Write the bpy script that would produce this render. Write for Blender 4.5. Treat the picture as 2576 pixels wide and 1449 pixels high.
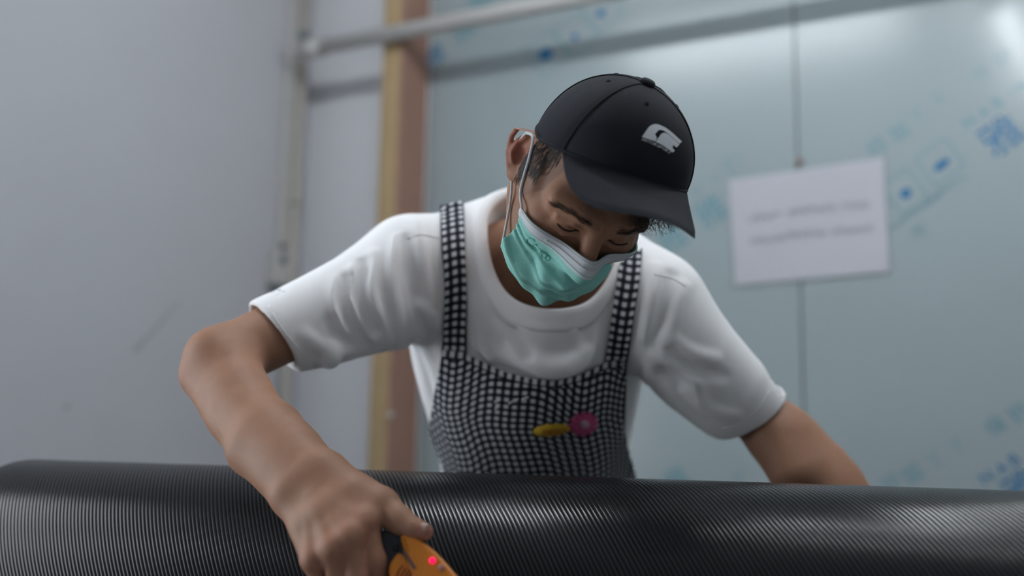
import bpy, bmesh, math, random
import numpy as np
from mathutils import Vector, Matrix
from mathutils.bvhtree import BVHTree

scene = bpy.context.scene
for o in list(bpy.data.objects):
    bpy.data.objects.remove(o)
COL = scene.collection
rng = np.random.default_rng(7)

# ------------------------------------------------------------------ camera
W, H, F = 2576, 1449, 2504.0
EYE = np.array([0.0, 0.0, 1.10])
_p, _ro = math.radians(8.3), math.radians(1.03)
_r0 = np.array([1, 0, 0.]); _u0 = np.array([0, -math.sin(_p), math.cos(_p)])
FW = np.array([0, math.cos(_p), math.sin(_p)])
RT = _r0*math.cos(_ro) + _u0*math.sin(_ro)
UP = _u0*math.cos(_ro) - _r0*math.sin(_ro)
cam_d = bpy.data.cameras.new('camera'); cam = bpy.data.objects.new('camera', cam_d); COL.objects.link(cam)
m = Matrix.Identity(4)
for i in range(3):
    m[i][0], m[i][1], m[i][2], m[i][3] = RT[i], UP[i], -FW[i], EYE[i]
cam.matrix_world = m
cam_d.sensor_width = 36.0; cam_d.lens = 36.0*F/W; cam_d.clip_start = 0.05
cam_d.dof.use_dof = True; cam_d.dof.focus_distance = 1.13; cam_d.dof.aperture_fstop = 1.6
scene.camera = cam
# ------------------------------------------------------------------ world, exposure
world = bpy.data.worlds.new('world'); scene.world = world; world.use_nodes = True
world.node_tree.nodes['Background'].inputs[0].default_value = (0.75, 0.85, 1.0, 1)
world.node_tree.nodes['Background'].inputs[1].default_value = 0.05
vs = scene.view_settings
vs.view_transform = 'Standard'; vs.look = 'None'; vs.gamma = 1.0; vs.use_curve_mapping = False
vs.exposure = 0.0
TUBE_POWER = 66.0         # emission strength of the ceiling tubes

def ray(px, py):
    return FW + RT*((px-W/2)/F) - UP*((py-H/2)/F)
def P(px, py, d):
    return EYE + d*ray(px, py)
def proj(q):
    v = np.asarray(q)-EYE; d = v@FW
    return W/2+F*(v@RT)/d, H/2-F*(v@UP)/d, d
def on_plane(px, py, q, n):
    r = ray(px, py); return EYE + r*(np.dot(q-EYE, n)/np.dot(r, n))
def unit(v):
    v = np.asarray(v, float); return v/np.linalg.norm(v)

# ------------------------------------------------------------------ materials
def new_mat(name):
    mt = bpy.data.materials.new(name); mt.use_nodes = True
    return mt, mt.node_tree.nodes, mt.node_tree.links, mt.node_tree.nodes['Principled BSDF']
def simple(name, col, rough=0.6, spec=0.4, noise=0.0, nscale=30.0, bump=0.0, bscale=200.0, metal=0.0, sheen=0.0, emit=None, coat=0.0):
    mt, N, L, b = new_mat(name)
    b.inputs['Base Color'].default_value = (*col, 1); b.inputs['Roughness'].default_value = rough
    b.inputs['Specular IOR Level'].default_value = spec; b.inputs['Metallic'].default_value = metal
    b.inputs['Sheen Weight'].default_value = sheen; b.inputs['Coat Weight'].default_value = coat
    tc = N.new('ShaderNodeTexCoord')
    if noise:
        n = N.new('ShaderNodeTexNoise'); n.inputs['Scale'].default_value = nscale; n.inputs['Detail'].default_value = 4
        r = N.new('ShaderNodeMapRange'); r.inputs['To Min'].default_value = 1-noise; r.inputs['To Max'].default_value = 1+noise
        mx = N.new('ShaderNodeVectorMath'); mx.operation = 'SCALE'; mx.inputs[0].default_value = col
        L.new(tc.outputs['Object'], n.inputs['Vector']); L.new(n.outputs['Fac'], r.inputs['Value'])
        L.new(r.outputs[0], mx.inputs['Scale']); L.new(mx.outputs[0], b.inputs['Base Color'])
    if bump:
        n2 = N.new('ShaderNodeTexNoise'); n2.inputs['Scale'].default_value = bscale; n2.inputs['Detail'].default_value = 3
        bp = N.new('ShaderNodeBump'); bp.inputs['Strength'].default_value = bump; bp.inputs['Distance'].default_value = 0.002
        L.new(tc.outputs['Object'], n2.inputs['Vector']); L.new(n2.outputs['Fac'], bp.inputs['Height']); L.new(bp.outputs[0], b.inputs['Normal'])
    if emit:
        b.inputs['Emission Color'].default_value = (*emit[0], 1); b.inputs['Emission Strength'].default_value = emit[1]
    return mt

# ------------------------------------------------------------------ object helpers
def link(o, parent=None):
    COL.objects.link(o)
    if parent is not None:
        o.parent = parent
        bpy.context.view_layer.update()
        o.matrix_parent_inverse = parent.matrix_world.inverted()
    return o
def tag(o, label=None, cat=None, group=None, kind=None):
    if label: o['label'] = label
    if cat: o['category'] = cat
    if group: o['group'] = group
    if kind: o['kind'] = kind
    return o
def mesh_obj(name, verts, faces, mat, parent=None, smooth=True, uv=None):
    me = bpy.data.meshes.new(name)
    me.from_pydata([tuple(map(float, v)) for v in verts], [], [tuple(int(i) for i in f) for f in faces])
    if smooth: me.polygons.foreach_set('use_smooth', [True]*len(me.polygons))
    if uv is not None:
        l = me.uv_layers.new(name='UVMap'); idx = np.empty(len(me.loops), int); me.loops.foreach_get('vertex_index', idx)
        l.data.foreach_set('uv', np.asarray(uv, float)[idx].ravel())
    me.materials.append(mat); me.update()
    return link(bpy.data.objects.new(name, me), parent)
def bm_obj(name, bm, mat, parent=None, smooth=False):
    me = bpy.data.meshes.new(name); bm.normal_update(); bm.to_mesh(me); bm.free()
    if smooth: me.polygons.foreach_set('use_smooth', [True]*len(me.polygons))
    me.materials.append(mat)
    return link(bpy.data.objects.new(name, me), parent)
def empty(name, loc):
    o = bpy.data.objects.new(name, None); o.location = [float(c) for c in loc]; o.empty_display_size = .1; COL.objects.link(o)
    bpy.context.view_layer.update(); return o
def obox(c, ax, half, bevel=0.0, bm=None):
    """oriented box with centre c, axes ax (3 unit vectors), half sizes"""
    own = bm is None
    bm = bm or bmesh.new()
    A = Matrix.Identity(4)
    for i in range(3):
        for j in range(3): A[i][j] = float(ax[j][i]*half[j])
        A[i][3] = float(c[i])
    g = bmesh.ops.create_cube(bm, size=2.0, matrix=A)
    if bevel:
        es = list({e for v in g['verts'] for e in v.link_edges})
        bmesh.ops.bevel(bm, geom=es, offset=bevel, segments=2, affect='EDGES', profile=0.5)
    bmesh.ops.recalc_face_normals(bm, faces=bm.faces)
    return bm
def frames(pts):
    pts = np.asarray(pts, float); T = np.gradient(pts, axis=0); T /= np.linalg.norm(T, axis=1)[:, None]
    n = np.cross(T[0], [0.3, 0.2, 1.0]); n /= np.linalg.norm(n); Ns = []
    for t in T:
        n = n-t*np.dot(n, t); n /= np.linalg.norm(n); Ns.append(n.copy())
    Ns = np.array(Ns); return T, Ns, np.cross(T, Ns)
def tube_mesh(pts, rad, seg=8, caps=True, closed=False):
    pts = np.asarray(pts, float); n = len(pts); rad = np.broadcast_to(rad, (n,))
    T, A, B = frames(pts); an = np.linspace(0, 2*math.pi, seg, endpoint=False)
    V = (pts[:, None]+rad[:, None, None]*(A[:, None]*np.cos(an)[None, :, None]+B[:, None]*np.sin(an)[None, :, None])).reshape(-1, 3)
    Fs = []
    for i in range(n if closed else n-1):
        for j in range(seg):
            a, b = i*seg+j, i*seg+(j+1) % seg; i2 = (i+1) % n
            Fs.append((a, b, i2*seg+(j+1) % seg, i2*seg+j))
    if caps and not closed:
        Fs.append(tuple(range(seg))[::-1]); Fs.append(tuple((n-1)*seg+j for j in range(seg)))
    return V, Fs
def tube(name, pts, rad, mat, parent=None, seg=8, **k):
    V, Fs = tube_mesh(pts, rad, seg, **k); return mesh_obj(name, V, Fs, mat, parent)
def spline(pts, n=40, closed=False):
    """Catmull-Rom resample"""
    p = np.asarray(pts, float)
    if closed: q = np.vstack([p[-1], p, p[0], p[1]])
    else: q = np.vstack([2*p[0]-p[1], p, 2*p[-1]-p[-2]])
    m_ = len(q)-3; out = []
    for s in np.linspace(0, m_, n, endpoint=not closed):
        i = min(int(s), m_-1); t = s-i; a, b, c, d = q[i:i+4]
        out.append(.5*((2*b)+(c-a)*t+(2*a-5*b+4*c-d)*t*t+(3*b-a-3*c+d)*t**3))
    return np.array(out)
def grid_faces(nu, nv, wrap=False):
    Fs = []
    for i in range(nu-1):
        for j in range(nv if wrap else nv-1):
            Fs.append((i*nv+j, i*nv+(j+1) % nv, (i+1)*nv+(j+1) % nv, (i+1)*nv+j))
    return Fs
def solidify(o, th, off=-1.0):
    md = o.modifiers.new('solid', 'SOLIDIFY'); md.thickness = th; md.offset = off; return o

# ------------------------------------------------------------------ implicit surfaces (smooth unions) -> one continuous mesh
class Body:
    def __init__(s): s.ops = []
    def add(s, fn, c, R, k=.01, mode='u'): s.ops.append((mode, k, fn, np.asarray(c, float), float(R)))
    def cone(s, a, b, ra, rb, k=.01, mode='u'):
        a = np.asarray(a, float); b = np.asarray(b, float); ba = b-a; L2 = ba@ba+1e-12
        def fn(p):
            q = p-a; h = np.clip(q@(ba/L2), 0, 1); q -= h[:, None]*ba
            return np.sqrt(np.einsum('ij,ij->i', q, q))-(ra+(rb-ra)*h)
        s.add(fn, (a+b)/2, math.sqrt(L2)/2+max(ra, rb), k, mode)
    def chain(s, pts, rads, k=.01, mode='u'):
        if np.isscalar(rads): rads = [rads]*len(pts)
        pts = [np.asarray(p_, float) for p_ in pts]; segs = []
        for i in range(len(pts)-1):
            ba = pts[i+1]-pts[i]; segs.append((pts[i], ba, ba@ba+1e-12, rads[i], rads[i+1]-rads[i]))
        def fn(p):
            d = None
            for a, ba, L2, ra, dr in segs:
                q = p-a; h = np.clip(q@(ba/L2), 0, 1); q -= h[:, None]*ba
                e = np.sqrt(np.einsum('ij,ij->i', q, q))-(ra+dr*h); d = e if d is None else np.minimum(d, e)
            return d
        c = (np.min(pts, axis=0)+np.max(pts, axis=0))/2
        s.add(fn, c, max(np.linalg.norm(p_-c)+r_ for p_, r_ in zip(pts, rads)), k, mode)
    def ell(s, c, r, R=None, k=.01, mode='u'):
        c = np.asarray(c, float); r = np.asarray(r, float); R = np.eye(3) if R is None else np.asarray(R, float)
        def fn(p):
            q = (p-c)@R; k0 = np.linalg.norm(q/r, axis=1); k1 = np.linalg.norm(q/(r*r), axis=1)+1e-9
            return np.where(k0 < 1e-4, -r.min(), k0*(k0-1)/k1)
        s.add(fn, c, r.max(), k, mode)
    def ecyl(s, c, ax, r, k=.01, mode='s'):
        """elliptical cylinder; ax columns: lateral, second, length axis ; r = half sizes"""
        c = np.asarray(c, float); R = np.stack(ax, 1); r = np.asarray(r, float)
        def fn(p):
            q = (p-c)@R; e = q[:, :2]/r[:2]; k0 = np.linalg.norm(e, axis=1); k1 = np.linalg.norm(e/r[:2], axis=1)+1e-9
            return np.maximum(np.where(k0 < 1e-3, -r[:2].min(), k0*(k0-1)/k1), np.abs(q[:, 2])-r[2])
        s.add(fn, c, float(np.linalg.norm([max(r[0], r[1]), r[2]])), k, mode)
    def ev(s, p, ops):
        d = np.full(len(p), 1.0)
        for mode, k, fn, c, R in ops:
            e = fn(p)
            if mode == 'u':
                h = np.clip(.5+.5*(d-e)/k, 0, 1); d = d*(1-h)+e*h-k*h*(1-h)
            else:
                h = np.clip(.5-.5*(d+e)/k, 0, 1); d = d*(1-h)-e*h+k*h*(1-h)
        return d
    def mesh(s, h, smooth=2):
        B = 24; bs = B*h
        lo = np.min([c-R for m_, k, f, c, R in s.ops if m_ == 'u'], axis=0)-.02
        hi = np.max([c+R for m_, k, f, c, R in s.ops if m_ == 'u'], axis=0)+.02
        nb = np.ceil((hi-lo)/bs).astype(int)
        CC = np.array([o[3] for o in s.ops]); RR = np.array([o[4] for o in s.ops]); KK = np.array([o[1] for o in s.ops])
        isu = np.array([o[0] == 'u' for o in s.ops])
        S = 4; g = np.arange(0, B+1, S); cg = np.stack(np.meshgrid(g, g, g, indexing='ij'), -1).reshape(-1, 3)
        fo = np.stack(np.meshgrid(*[np.arange(S)]*3, indexing='ij'), -1).reshape(-1, 3)
        corner = np.stack(np.meshgrid([0, 1], [0, 1], [0, 1], indexing='ij'), -1).reshape(-1, 3)
        big = 1 << 20
        key = lambda q: (q[:, 0]*big+q[:, 1])*big+q[:, 2]
        K, Vv, cells = [], [], []
        for bi in np.ndindex(*nb):
            o = np.array(bi)*B; cen = lo+(o+B/2)*h; br = bs*.87
            dist = np.linalg.norm(CC-cen, axis=1)-RR-br
            near = dist < KK+.004
            if not (near & isu).any(): continue
            ops = [s.ops[i] for i in np.nonzero(dist < KK+3*S*h)[0]]
            d = s.ev(lo+(o+cg)*h, ops).reshape(len(g), len(g), len(g))
            ab = np.abs(d); n1 = len(g)-1
            sg = d < 0
            mn = np.full((n1, n1, n1), 9.); an = np.zeros((n1, n1, n1), int)
            for c in corner:
                sl = tuple(slice(c[t], c[t]+n1) for t in range(3)); mn = np.minimum(mn, ab[sl]); an += sg[sl]
            act = (mn < S*h*.9) | ((an > 0) & (an < 8))
            ac = np.argwhere(act)
            if not len(ac): continue
            cl = (ac[:, None]*S+fo[None]).reshape(-1, 3)+o
            fl_ = np.zeros((B+1,)*3, bool)
            for c in ac*S: fl_[c[0]:c[0]+S+1, c[1]:c[1]+S+1, c[2]:c[2]+S+1] = True
            q = np.argwhere(fl_)+o; pts = key(q)
            K.append(pts); Vv.append(s.ev(lo+q*h, ops)); cells.append(cl)
        K = np.concatenate(K); Vv = np.concatenate(Vv); cells = np.concatenate(cells)
        K, ix = np.unique(K, return_index=True); Vv = Vv[ix]
        ck = key(cells); ck, ix = np.unique(ck, return_index=True); cells = cells[ix]
        cv = np.stack([Vv[np.searchsorted(K, key(cells+c))] for c in corner], 1)
        neg = (cv < 0).sum(1); a = (neg > 0) & (neg < 8); cells, cv, ck = cells[a], cv[a], ck[a]
        acc = np.zeros((len(cells), 3)); cnt = np.zeros(len(cells))
        for i in range(8):
            for j in range(i+1, 8):
                if np.abs(corner[i]-corner[j]).sum() != 1: continue
                x = (cv[:, i] < 0) != (cv[:, j] < 0); den = cv[:, i]-cv[:, j]; den[den == 0] = 1e-9
                t = np.clip(cv[:, i]/den, 0, 1)
                acc += np.where(x[:, None], corner[i]+t[:, None]*(corner[j]-corner[i]), 0); cnt += x
        V = lo+(cells+acc/cnt[:, None])*h
        quads = []
        for ax in range(3):
            e = np.zeros(3, int); e[ax] = 1; b1 = np.zeros(3, int); b1[(ax+1) % 3] = 1; b2 = np.zeros(3, int); b2[(ax+2) % 3] = 1
            i0 = 0; i1 = int(np.nonzero((corner == e).all(1))[0][0])
            x = (cv[:, i0] < 0) != (cv[:, i1] < 0); c = cells[x]; flip = cv[x, i0] < 0
            idx = []; ok = np.ones(len(c), bool)
            for q in (c, c-b1, c-b1-b2, c-b2):
                kk = key(q); p = np.clip(np.searchsorted(ck, kk), 0, len(ck)-1); ok &= ck[p] == kk; idx.append(p)
            Q = np.stack(idx, 1)
            Q[~flip] = Q[~flip][:, ::-1]
            quads.append(Q[ok])
        Q = np.concatenate(quads)
        E = np.concatenate([Q[:, [0, 1]], Q[:, [1, 2]], Q[:, [2, 3]], Q[:, [3, 0]]]); E = np.concatenate([E, E[:, ::-1]])
        deg = np.bincount(E[:, 0], minlength=len(V)).astype(float); deg[deg == 0] = 1
        for it in range(smooth):
            av = np.stack([np.bincount(E[:, 0], weights=V[E[:, 1], t], minlength=len(V)) for t in range(3)], 1)/deg[:, None]
            V = V+(.6 if it % 2 == 0 else -.45)*(av-V)
        return V, Q
def fast_obj(name, V, Q, mat, parent=None):
    me = bpy.data.meshes.new(name)
    me.vertices.add(len(V)); me.vertices.foreach_set('co', V.astype(np.float32).ravel())
    me.loops.add(Q.size); me.loops.foreach_set('vertex_index', Q.astype(np.int32).ravel())
    me.polygons.add(len(Q)); me.polygons.foreach_set('loop_start', np.arange(0, Q.size, 4, dtype=np.int32))
    me.polygons.foreach_set('use_smooth', np.ones(len(Q), bool))
    me.update(calc_edges=True); me.validate(); me.materials.append(mat)
    return link(bpy.data.objects.new(name, me), parent)
def bvh_of(V, Q):
    return BVHTree.FromPolygons([Vector(v) for v in V], [tuple(map(int, q)) for q in Q])
def cast(bvh, px, py):
    r = unit(ray(px, py)); h = bvh.ray_cast(Vector(EYE), Vector(r))
    return (None, None) if h[0] is None else (np.array(h[0]), np.array(h[1]))
def text_mesh(s, size=1.0):
    """flat glyph outlines as triangles in the XY plane, centred"""
    cu = bpy.data.curves.new('glyph', 'FONT'); cu.body = s; cu.size = size; cu.align_x = 'CENTER'; cu.align_y = 'CENTER'
    cu.resolution_u = 3
    o = bpy.data.objects.new('glyph', cu); COL.objects.link(o); bpy.context.view_layer.update()
    me = o.evaluated_get(bpy.context.evaluated_depsgraph_get()).to_mesh()
    V = np.array([v.co[:] for v in me.vertices]); Fs = [tuple(p.vertices) for p in me.polygons]
    bpy.data.objects.remove(o); bpy.data.curves.remove(cu)
    if len(V): V = V-(V.min(0)+V.max(0))/2
    return V, Fs

# ================================================================== THE ROOM
NW = np.array([-.447, -.894, 0.]); NW /= np.linalg.norm(NW)          # right wall faces this way
TW = np.array([-NW[1], NW[0], 0.]); ZZ = np.array([0, 0, 1.])
Q0 = np.array([0, 2.9, 1.1])
def wallp(px, py, off=0.0):
    return on_plane(px, py, Q0+NW*off, NW)
K = wallp(742, 1085); K[2] = 0
def room(s, q, z): return K+TW*s+NW*q+ZZ*z
def s_of(p): return float(np.dot(p-K, TW))
CEIL = 2.85; LS, LQ = 4.6, 5.2
M_paint2 = simple('white_painted_wall', (.80, .80, .80), .7, .2, noise=.03, nscale=3)
M_paint = simple('painted_wall', (.52, .53, .565), .6, .3, noise=.03, nscale=3, bump=.12, bscale=160)
M_white = simple('white_wall_panel', (.72, .735, .775), .5, .35, noise=.02, nscale=4)
M_film = simple('protective_film', (.29, .345, .36), .22, .40, noise=.03, nscale=2.5, bump=.02, bscale=14)
M_floor = simple('concrete_floor', (.38, .38, .38), .5, .4, noise=.12, nscale=6, bump=.2, bscale=60)
M_ceil = simple('ceiling_paint', (.7, .71, .72), .8, .2, noise=.03, nscale=5)
M_groove = simple('panel_joint', (.19, .225, .235), .7, .2)
def slab(name, s0, s1, q0, q1, z0, z1, mat, parent=None, bevel=0.0):
    return bm_obj(name, obox(room((s0+s1)/2, (q0+q1)/2, (z0+z1)/2), (TW, NW, ZZ), ((s1-s0)/2, (q1-q0)/2, (z1-z0)/2), bevel), mat, parent)
fl = tag(slab('floor', -.1, LS+.1, -.1, LQ+.1, -.1, 0, M_floor), 'grey concrete workshop floor', kind='structure')
tag(slab('ceiling', -.1, LS+.1, -.1, LQ+.1, CEIL, CEIL+.1, M_ceil), 'plain white workshop ceiling', kind='structure')
wl = tag(slab('wall_left', -.1, 0, 0, LQ, 0, CEIL, M_paint), 'plain grey-white painted wall on the left', kind='structure')
tag(slab('wall_front', -.1, LS+.1, LQ, LQ+.1, 0, CEIL, M_paint2), 'plain painted wall behind the camera', kind='structure')
tag(slab('wall_side', LS, LS+.1, 0, LQ, 0, CEIL, M_paint2), 'plain painted wall beyond the right of the frame', kind='structure')
wr = tag(slab('wall_right', -.1, LS+.1, -.14, -.012, 0, CEIL, M_groove), 'wall of panels under printed protective film', kind='structure')
s_post = s_of(wallp(1070, 500)); s_seam = s_of(wallp(2009, 500))
slab('panel', 0, s_post, -.012, 0, 0, CEIL, M_white, wr)['label'] = 'plain white wall panel beside the timber post'
for a, b in ((s_post+.002, s_seam-.0022), (s_seam+.0022, s_seam+1.2), (s_seam+1.207, LS)):
    slab('panel', a, b, -.012, 0, 0, CEIL, M_film, wr)

# scuff on the left wall
M_scuff = simple('scuff', (.33, .335, .36), .7, .2)
def lwall(px, py): return on_plane(px, py, K+TW*.0008, TW)
def strip(name, pts, w, nrm, mat, parent, th=.0006):
    pts = np.asarray(pts, float); T = np.gradient(pts, axis=0); T /= np.linalg.norm(T, axis=1)[:, None]
    B = np.cross(T, nrm); w = np.broadcast_to(w, (len(pts),))[:, None]
    V = np.concatenate([pts-B*w/2, pts+B*w/2, pts-B*w/2+nrm*th, pts+B*w/2+nrm*th]); n = len(pts); Fs = []
    for i in range(n-1):
        Fs += [(2*n+i, 2*n+i+1, 3*n+i+1, 3*n+i), (i, 2*n+i, 2*n+i+1, i+1), (n+i, n+i+1, 3*n+i+1, 3*n+i)]
    return mesh_obj(name, V, Fs, mat, parent, smooth=False)
strip('scuff_mark', [lwall(x, y) for x, y in ((338, 884), (370, 850), (410, 806), (455, 755))], [.012, .006, .005, .003], TW, M_scuff, wl)
strip('scuff_mark', [lwall(x, y) for x, y in ((160, 1020), (175, 1026))], .008, TW, M_scuff, wl)

# timber post
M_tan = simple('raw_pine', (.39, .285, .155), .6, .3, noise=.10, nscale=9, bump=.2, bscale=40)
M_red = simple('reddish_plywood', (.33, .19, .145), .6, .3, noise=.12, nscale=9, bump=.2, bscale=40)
best = min(np.linspace(.02, .3, 141), key=lambda o: abs(proj(room(s_of(wallp(1006, 300, o)), 0, wallp(1006, 300, o)[2]))[0]-1073))
sa, sb = s_of(wallp(956, 300, best)), s_of(wallp(1006, 300, best))
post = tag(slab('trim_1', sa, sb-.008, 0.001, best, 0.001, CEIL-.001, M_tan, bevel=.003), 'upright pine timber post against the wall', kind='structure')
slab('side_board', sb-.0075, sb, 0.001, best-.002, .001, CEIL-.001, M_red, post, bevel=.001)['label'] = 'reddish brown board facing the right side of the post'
M_plastic = simple('white_plastic', (.50, .495, .48), .4, .45, noise=.03, nscale=10)
M_beige = simple('beige_plastic', (.43, .41, .375), .5, .4, noise=.05, nscale=12)
sc = wallp(983, 1044, best)
V, Fs = tube_mesh([sc, sc+NW*.006], [.010, .007], 14); mesh_obj('screw_cap', V, Fs, M_plastic, post)

# horizontal pipe along the wall, with clips
po = best+.035
p0, p1 = wallp(778, 124, po), wallp(1420, 2, po)
p1[2] = p0[2] = (p0[2]+p1[2])/2
d01 = unit(p1-p0)
pipe = tube('wall_pipe', [p0-d01*.02, p0+d01*1.2, p0+d01*3.6], .0245, M_plastic, seg=20)
tag(pipe, 'white horizontal pipe crossing in front of the timber post', 'pipe')
for t in (2.1, 3.3):
    q = p0+d01*t; b = obox(q-NW*(po/2), (d01, NW, ZZ), (.012, po/2-.001, .012), .002)
    bm_obj('pipe_bracket', b, M_beige, pipe)
V, Fs = tube_mesh([p0-d01*.03, p0+d01*.05], .030, 20); mesh_obj('elbow_fitting', V, Fs, M_plastic, pipe)
# vertical conduit in the corner
c0 = min((room(.021, q, 0) for q in np.linspace(.02, .3, 57)), key=lambda p_: abs(proj(p_+ZZ*2.0)[0]-748))
vp = tag(tube('corner_pipe', [[c0[0], c0[1], .002], [c0[0], c0[1], 1.0], [c0[0], c0[1], CEIL-.002]], .0185, M_beige, seg=16), 'beige upright pipe running up the room corner', 'pipe')
for py in (95, 505):
    zc = on_plane(752, py, c0, NW)[2]
    V, Fs = tube_mesh([[c0[0], c0[1], zc-.014], [c0[0], c0[1], zc+.014]], .024, 16); mesh_obj('clip', V, Fs, M_groove if py == 95 else M_beige, vp)
c1 = lwall(718, 300)
tr = tag(bm_obj('cable_trunking', obox([c1[0]+TW[0]*.011, c1[1]+TW[1]*.011, (CEIL+lwall(700, 618)[2])/2], (TW, NW, ZZ), (.010, .017, (CEIL-lwall(700, 618)[2])/2-.002), .003), M_plastic), 'flat white cable trunking beside the corner pipe', 'trunking')
cb = lwall(688, 672)
bx = tag(bm_obj('switch_box', obox(cb+TW*.019, (TW, NW, ZZ), (.018, .035, .058), .004), M_plastic), 'small pale switch box low on the corner wall', 'switch box')
bm_obj('switch', obox(cb+TW*.040+ZZ*.025, (TW, NW, ZZ), (.003, .012, .018), .002), M_groove, bx)
bm_obj('cable_gland', obox(cb+TW*.016-ZZ*.066, (TW, NW, ZZ), (.012, .03, .008), .002), M_groove, bx)

# blue print on the film : each sign a flat glyph of its own
M_ink = simple('blue_ink', (.004, .12, .27), .35, .4)
M_ink2 = simple('pale_teal_ink', (.10, .245, .29), .35, .4)
M_ink3 = simple('faint_teal_ink', (.19, .285, .31), .35, .4)
def glyph(ch, px, py, size, ang, mat):
    o = wallp(px, py, .0006); a = math.radians(ang)
    ex = unit(wallp(px+8*math.cos(a), py-8*math.sin(a), .0006)-o); ey = np.cross(ex, -NW)
    ey = ey if ey[2] > 0 else -ey
    V, Fs = text_mesh(ch)
    if not len(V): return
    sc = size*np.dot(o-EYE, FW)/F/max(np.ptp(V[:, 0]), np.ptp(V[:, 1]))
    mesh_obj('printed_sign', o+np.outer(V[:, 0]*sc, ex)+np.outer(V[:, 1]*sc, ey), Fs, mat, wr, smooth=False)
for g in (('印', 2205, 368, 44, 36, M_ink2), ('加', 2260, 333, 44, 36, M_ink2), ('Y', 2308, 290, 40, 36, M_ink3), ('Y', 2364, 252, 40, 36, M_ink3),
          ('保', 2466, 182, 44, 36, M_ink3), ('护', 2522, 146, 44, 36, M_ink3), ('N', 2437, 306, 28, 36, M_ink2), ('A', 2475, 282, 26, 36, M_ink2),
          ('B', 2509, 257, 28, 36, M_ink2), ('I', 2545, 234, 20, 36, M_ink2), ('N', 2570, 216, 24, 36, M_ink2), ('雅', 2518, 340, 92, 36, M_ink),
          ('雅', 1786, 532, 78, 36, M_ink2), ('雅', 1690, 600, 76, 36, M_ink2), ('保', 1752, 482, 30, 36, M_ink3), ('护', 1800, 446, 26, 36, M_ink3),
          ('N', 1845, 432, 24, 36, M_ink3), ('膜', 1830, 410, 28, 36, M_ink3), ('Y', 1862, 398, 26, 36, M_ink3), ('I', 1893, 434, 16, 36, M_ink3),
          ('雅', 1165, 74, 62, 36, M_ink2), ('雅', 1205, 2, 60, 36, M_ink2), ('雅', 1090, 140, 60, 36, M_ink), ('保', 1240, 487, 30, 36, M_ink3),
          ('雅', 1700, 1205, 60, 36, M_ink2), ('Y', 1862, 1203, 40, 36, M_ink3), ('印', 2240, 1215, 40, 36, M_ink2), ('加', 2293, 1192, 46, 36, M_ink2),
          ('Y', 2352, 1156, 42, 36, M_ink3), ('Y', 2408, 1120, 42, 36, M_ink3), ('保', 2505, 1072, 48, 36, M_ink2), ('护', 2560, 1038, 46, 36, M_ink2),
          ('N', 2482, 1200, 30, 36, M_ink), ('A', 2520, 1178, 28, 36, M_ink), ('B', 2552, 1156, 30, 36, M_ink), ('雅', 2568, 1225, 80, 36, M_ink),
          ('膜', 2310, 580, 34, 10, M_ink3)):
    glyph(*g)
def icon(px, py, w, h, ang, blob, mat):
    """rounded square outline with a solid mark inside"""
    a = math.radians(ang); c, s = math.cos(a), math.sin(a)
    def q(x, y): return wallp(px+x*c+y*s, py-x*s+y*c, .0006)
    ring = [(-w, -h), (w, -h), (w, h), (-w, h), (-w, -h)]
    pts = np.array([q(x*.5, y*.5) for (x, y) in ring])
    for i in range(4): strip('printed_sign', [pts[i], pts[i+1]], .007, NW, mat, wr, .0002)
    bw, bh, bx_, by_ = blob
    V = [q(bx_+bw*math.cos(t), by_+bh*math.sin(t)) for t in np.linspace(0, 2*math.pi, 16, endpoint=False)]
    mesh_obj('printed_sign', V, [tuple(range(16))], M_ink, wr, smooth=False)
icon(2364, 408, 92, 86, 38, (24, 10, 0, 8), M_ink3); icon(2275, 482, 80, 90, 38, (15, 12, 0, 6), M_ink3)
icon(1375, 135, 84, 84, 38, (20, 15, -3, 0), M_ink3); icon(1450, 85, 84, 84, 38, (9, 9, -8, 4), M_ink3); icon(1515, 25, 80, 80, 38, (12, 10, -8, 4), M_ink3)
for x, y, n in ((2240, 575, 12), (2335, 505, 9)):
    for i in range(n):
        glyph('保护膜雅印加'[i % 6], x+i*11, y-i*7.4, 11, 34, M_ink2)

# paper notice
M_paper = simple('paper', (.44, .445, .49), .7, .3, noise=.02, nscale=6)
M_print = simple('grey_print', (.18, .18, .215), .7, .2)
cs = [wallp(x, y, .006) for x, y in ((1833, 453), (2222, 396), (2238, 683), (1850, 718))]
cen = np.mean(cs, axis=0)
pn = empty('paper_notice', cen); tag(pn, 'white paper notice with two lines of print on the film-covered wall', 'notice')
nu, nv = 9, 7; V = []
for i in range(nu):
    for j in range(nv):
        u, v = i/(nu-1), j/(nv-1)
        q = cs[0]*(1-u)*(1-v)+cs[1]*u*(1-v)+cs[2]*u*v+cs[3]*(1-u)*v
        V.append(q+NW*.0015*math.sin(u*5+v*2)*math.sin(v*3))
solidify(mesh_obj('sheet', V, grid_faces(nu, nv), M_paper, pn, smooth=False), .0008)
def paper_pt(u, v): return cs[0]*(1-u)*(1-v)+cs[1]*u*(1-v)+cs[2]*u*v+cs[3]*(1-u)*v+NW*(.0012+.0015*math.sin(u*5+v*2)*math.sin(v*3))
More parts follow.
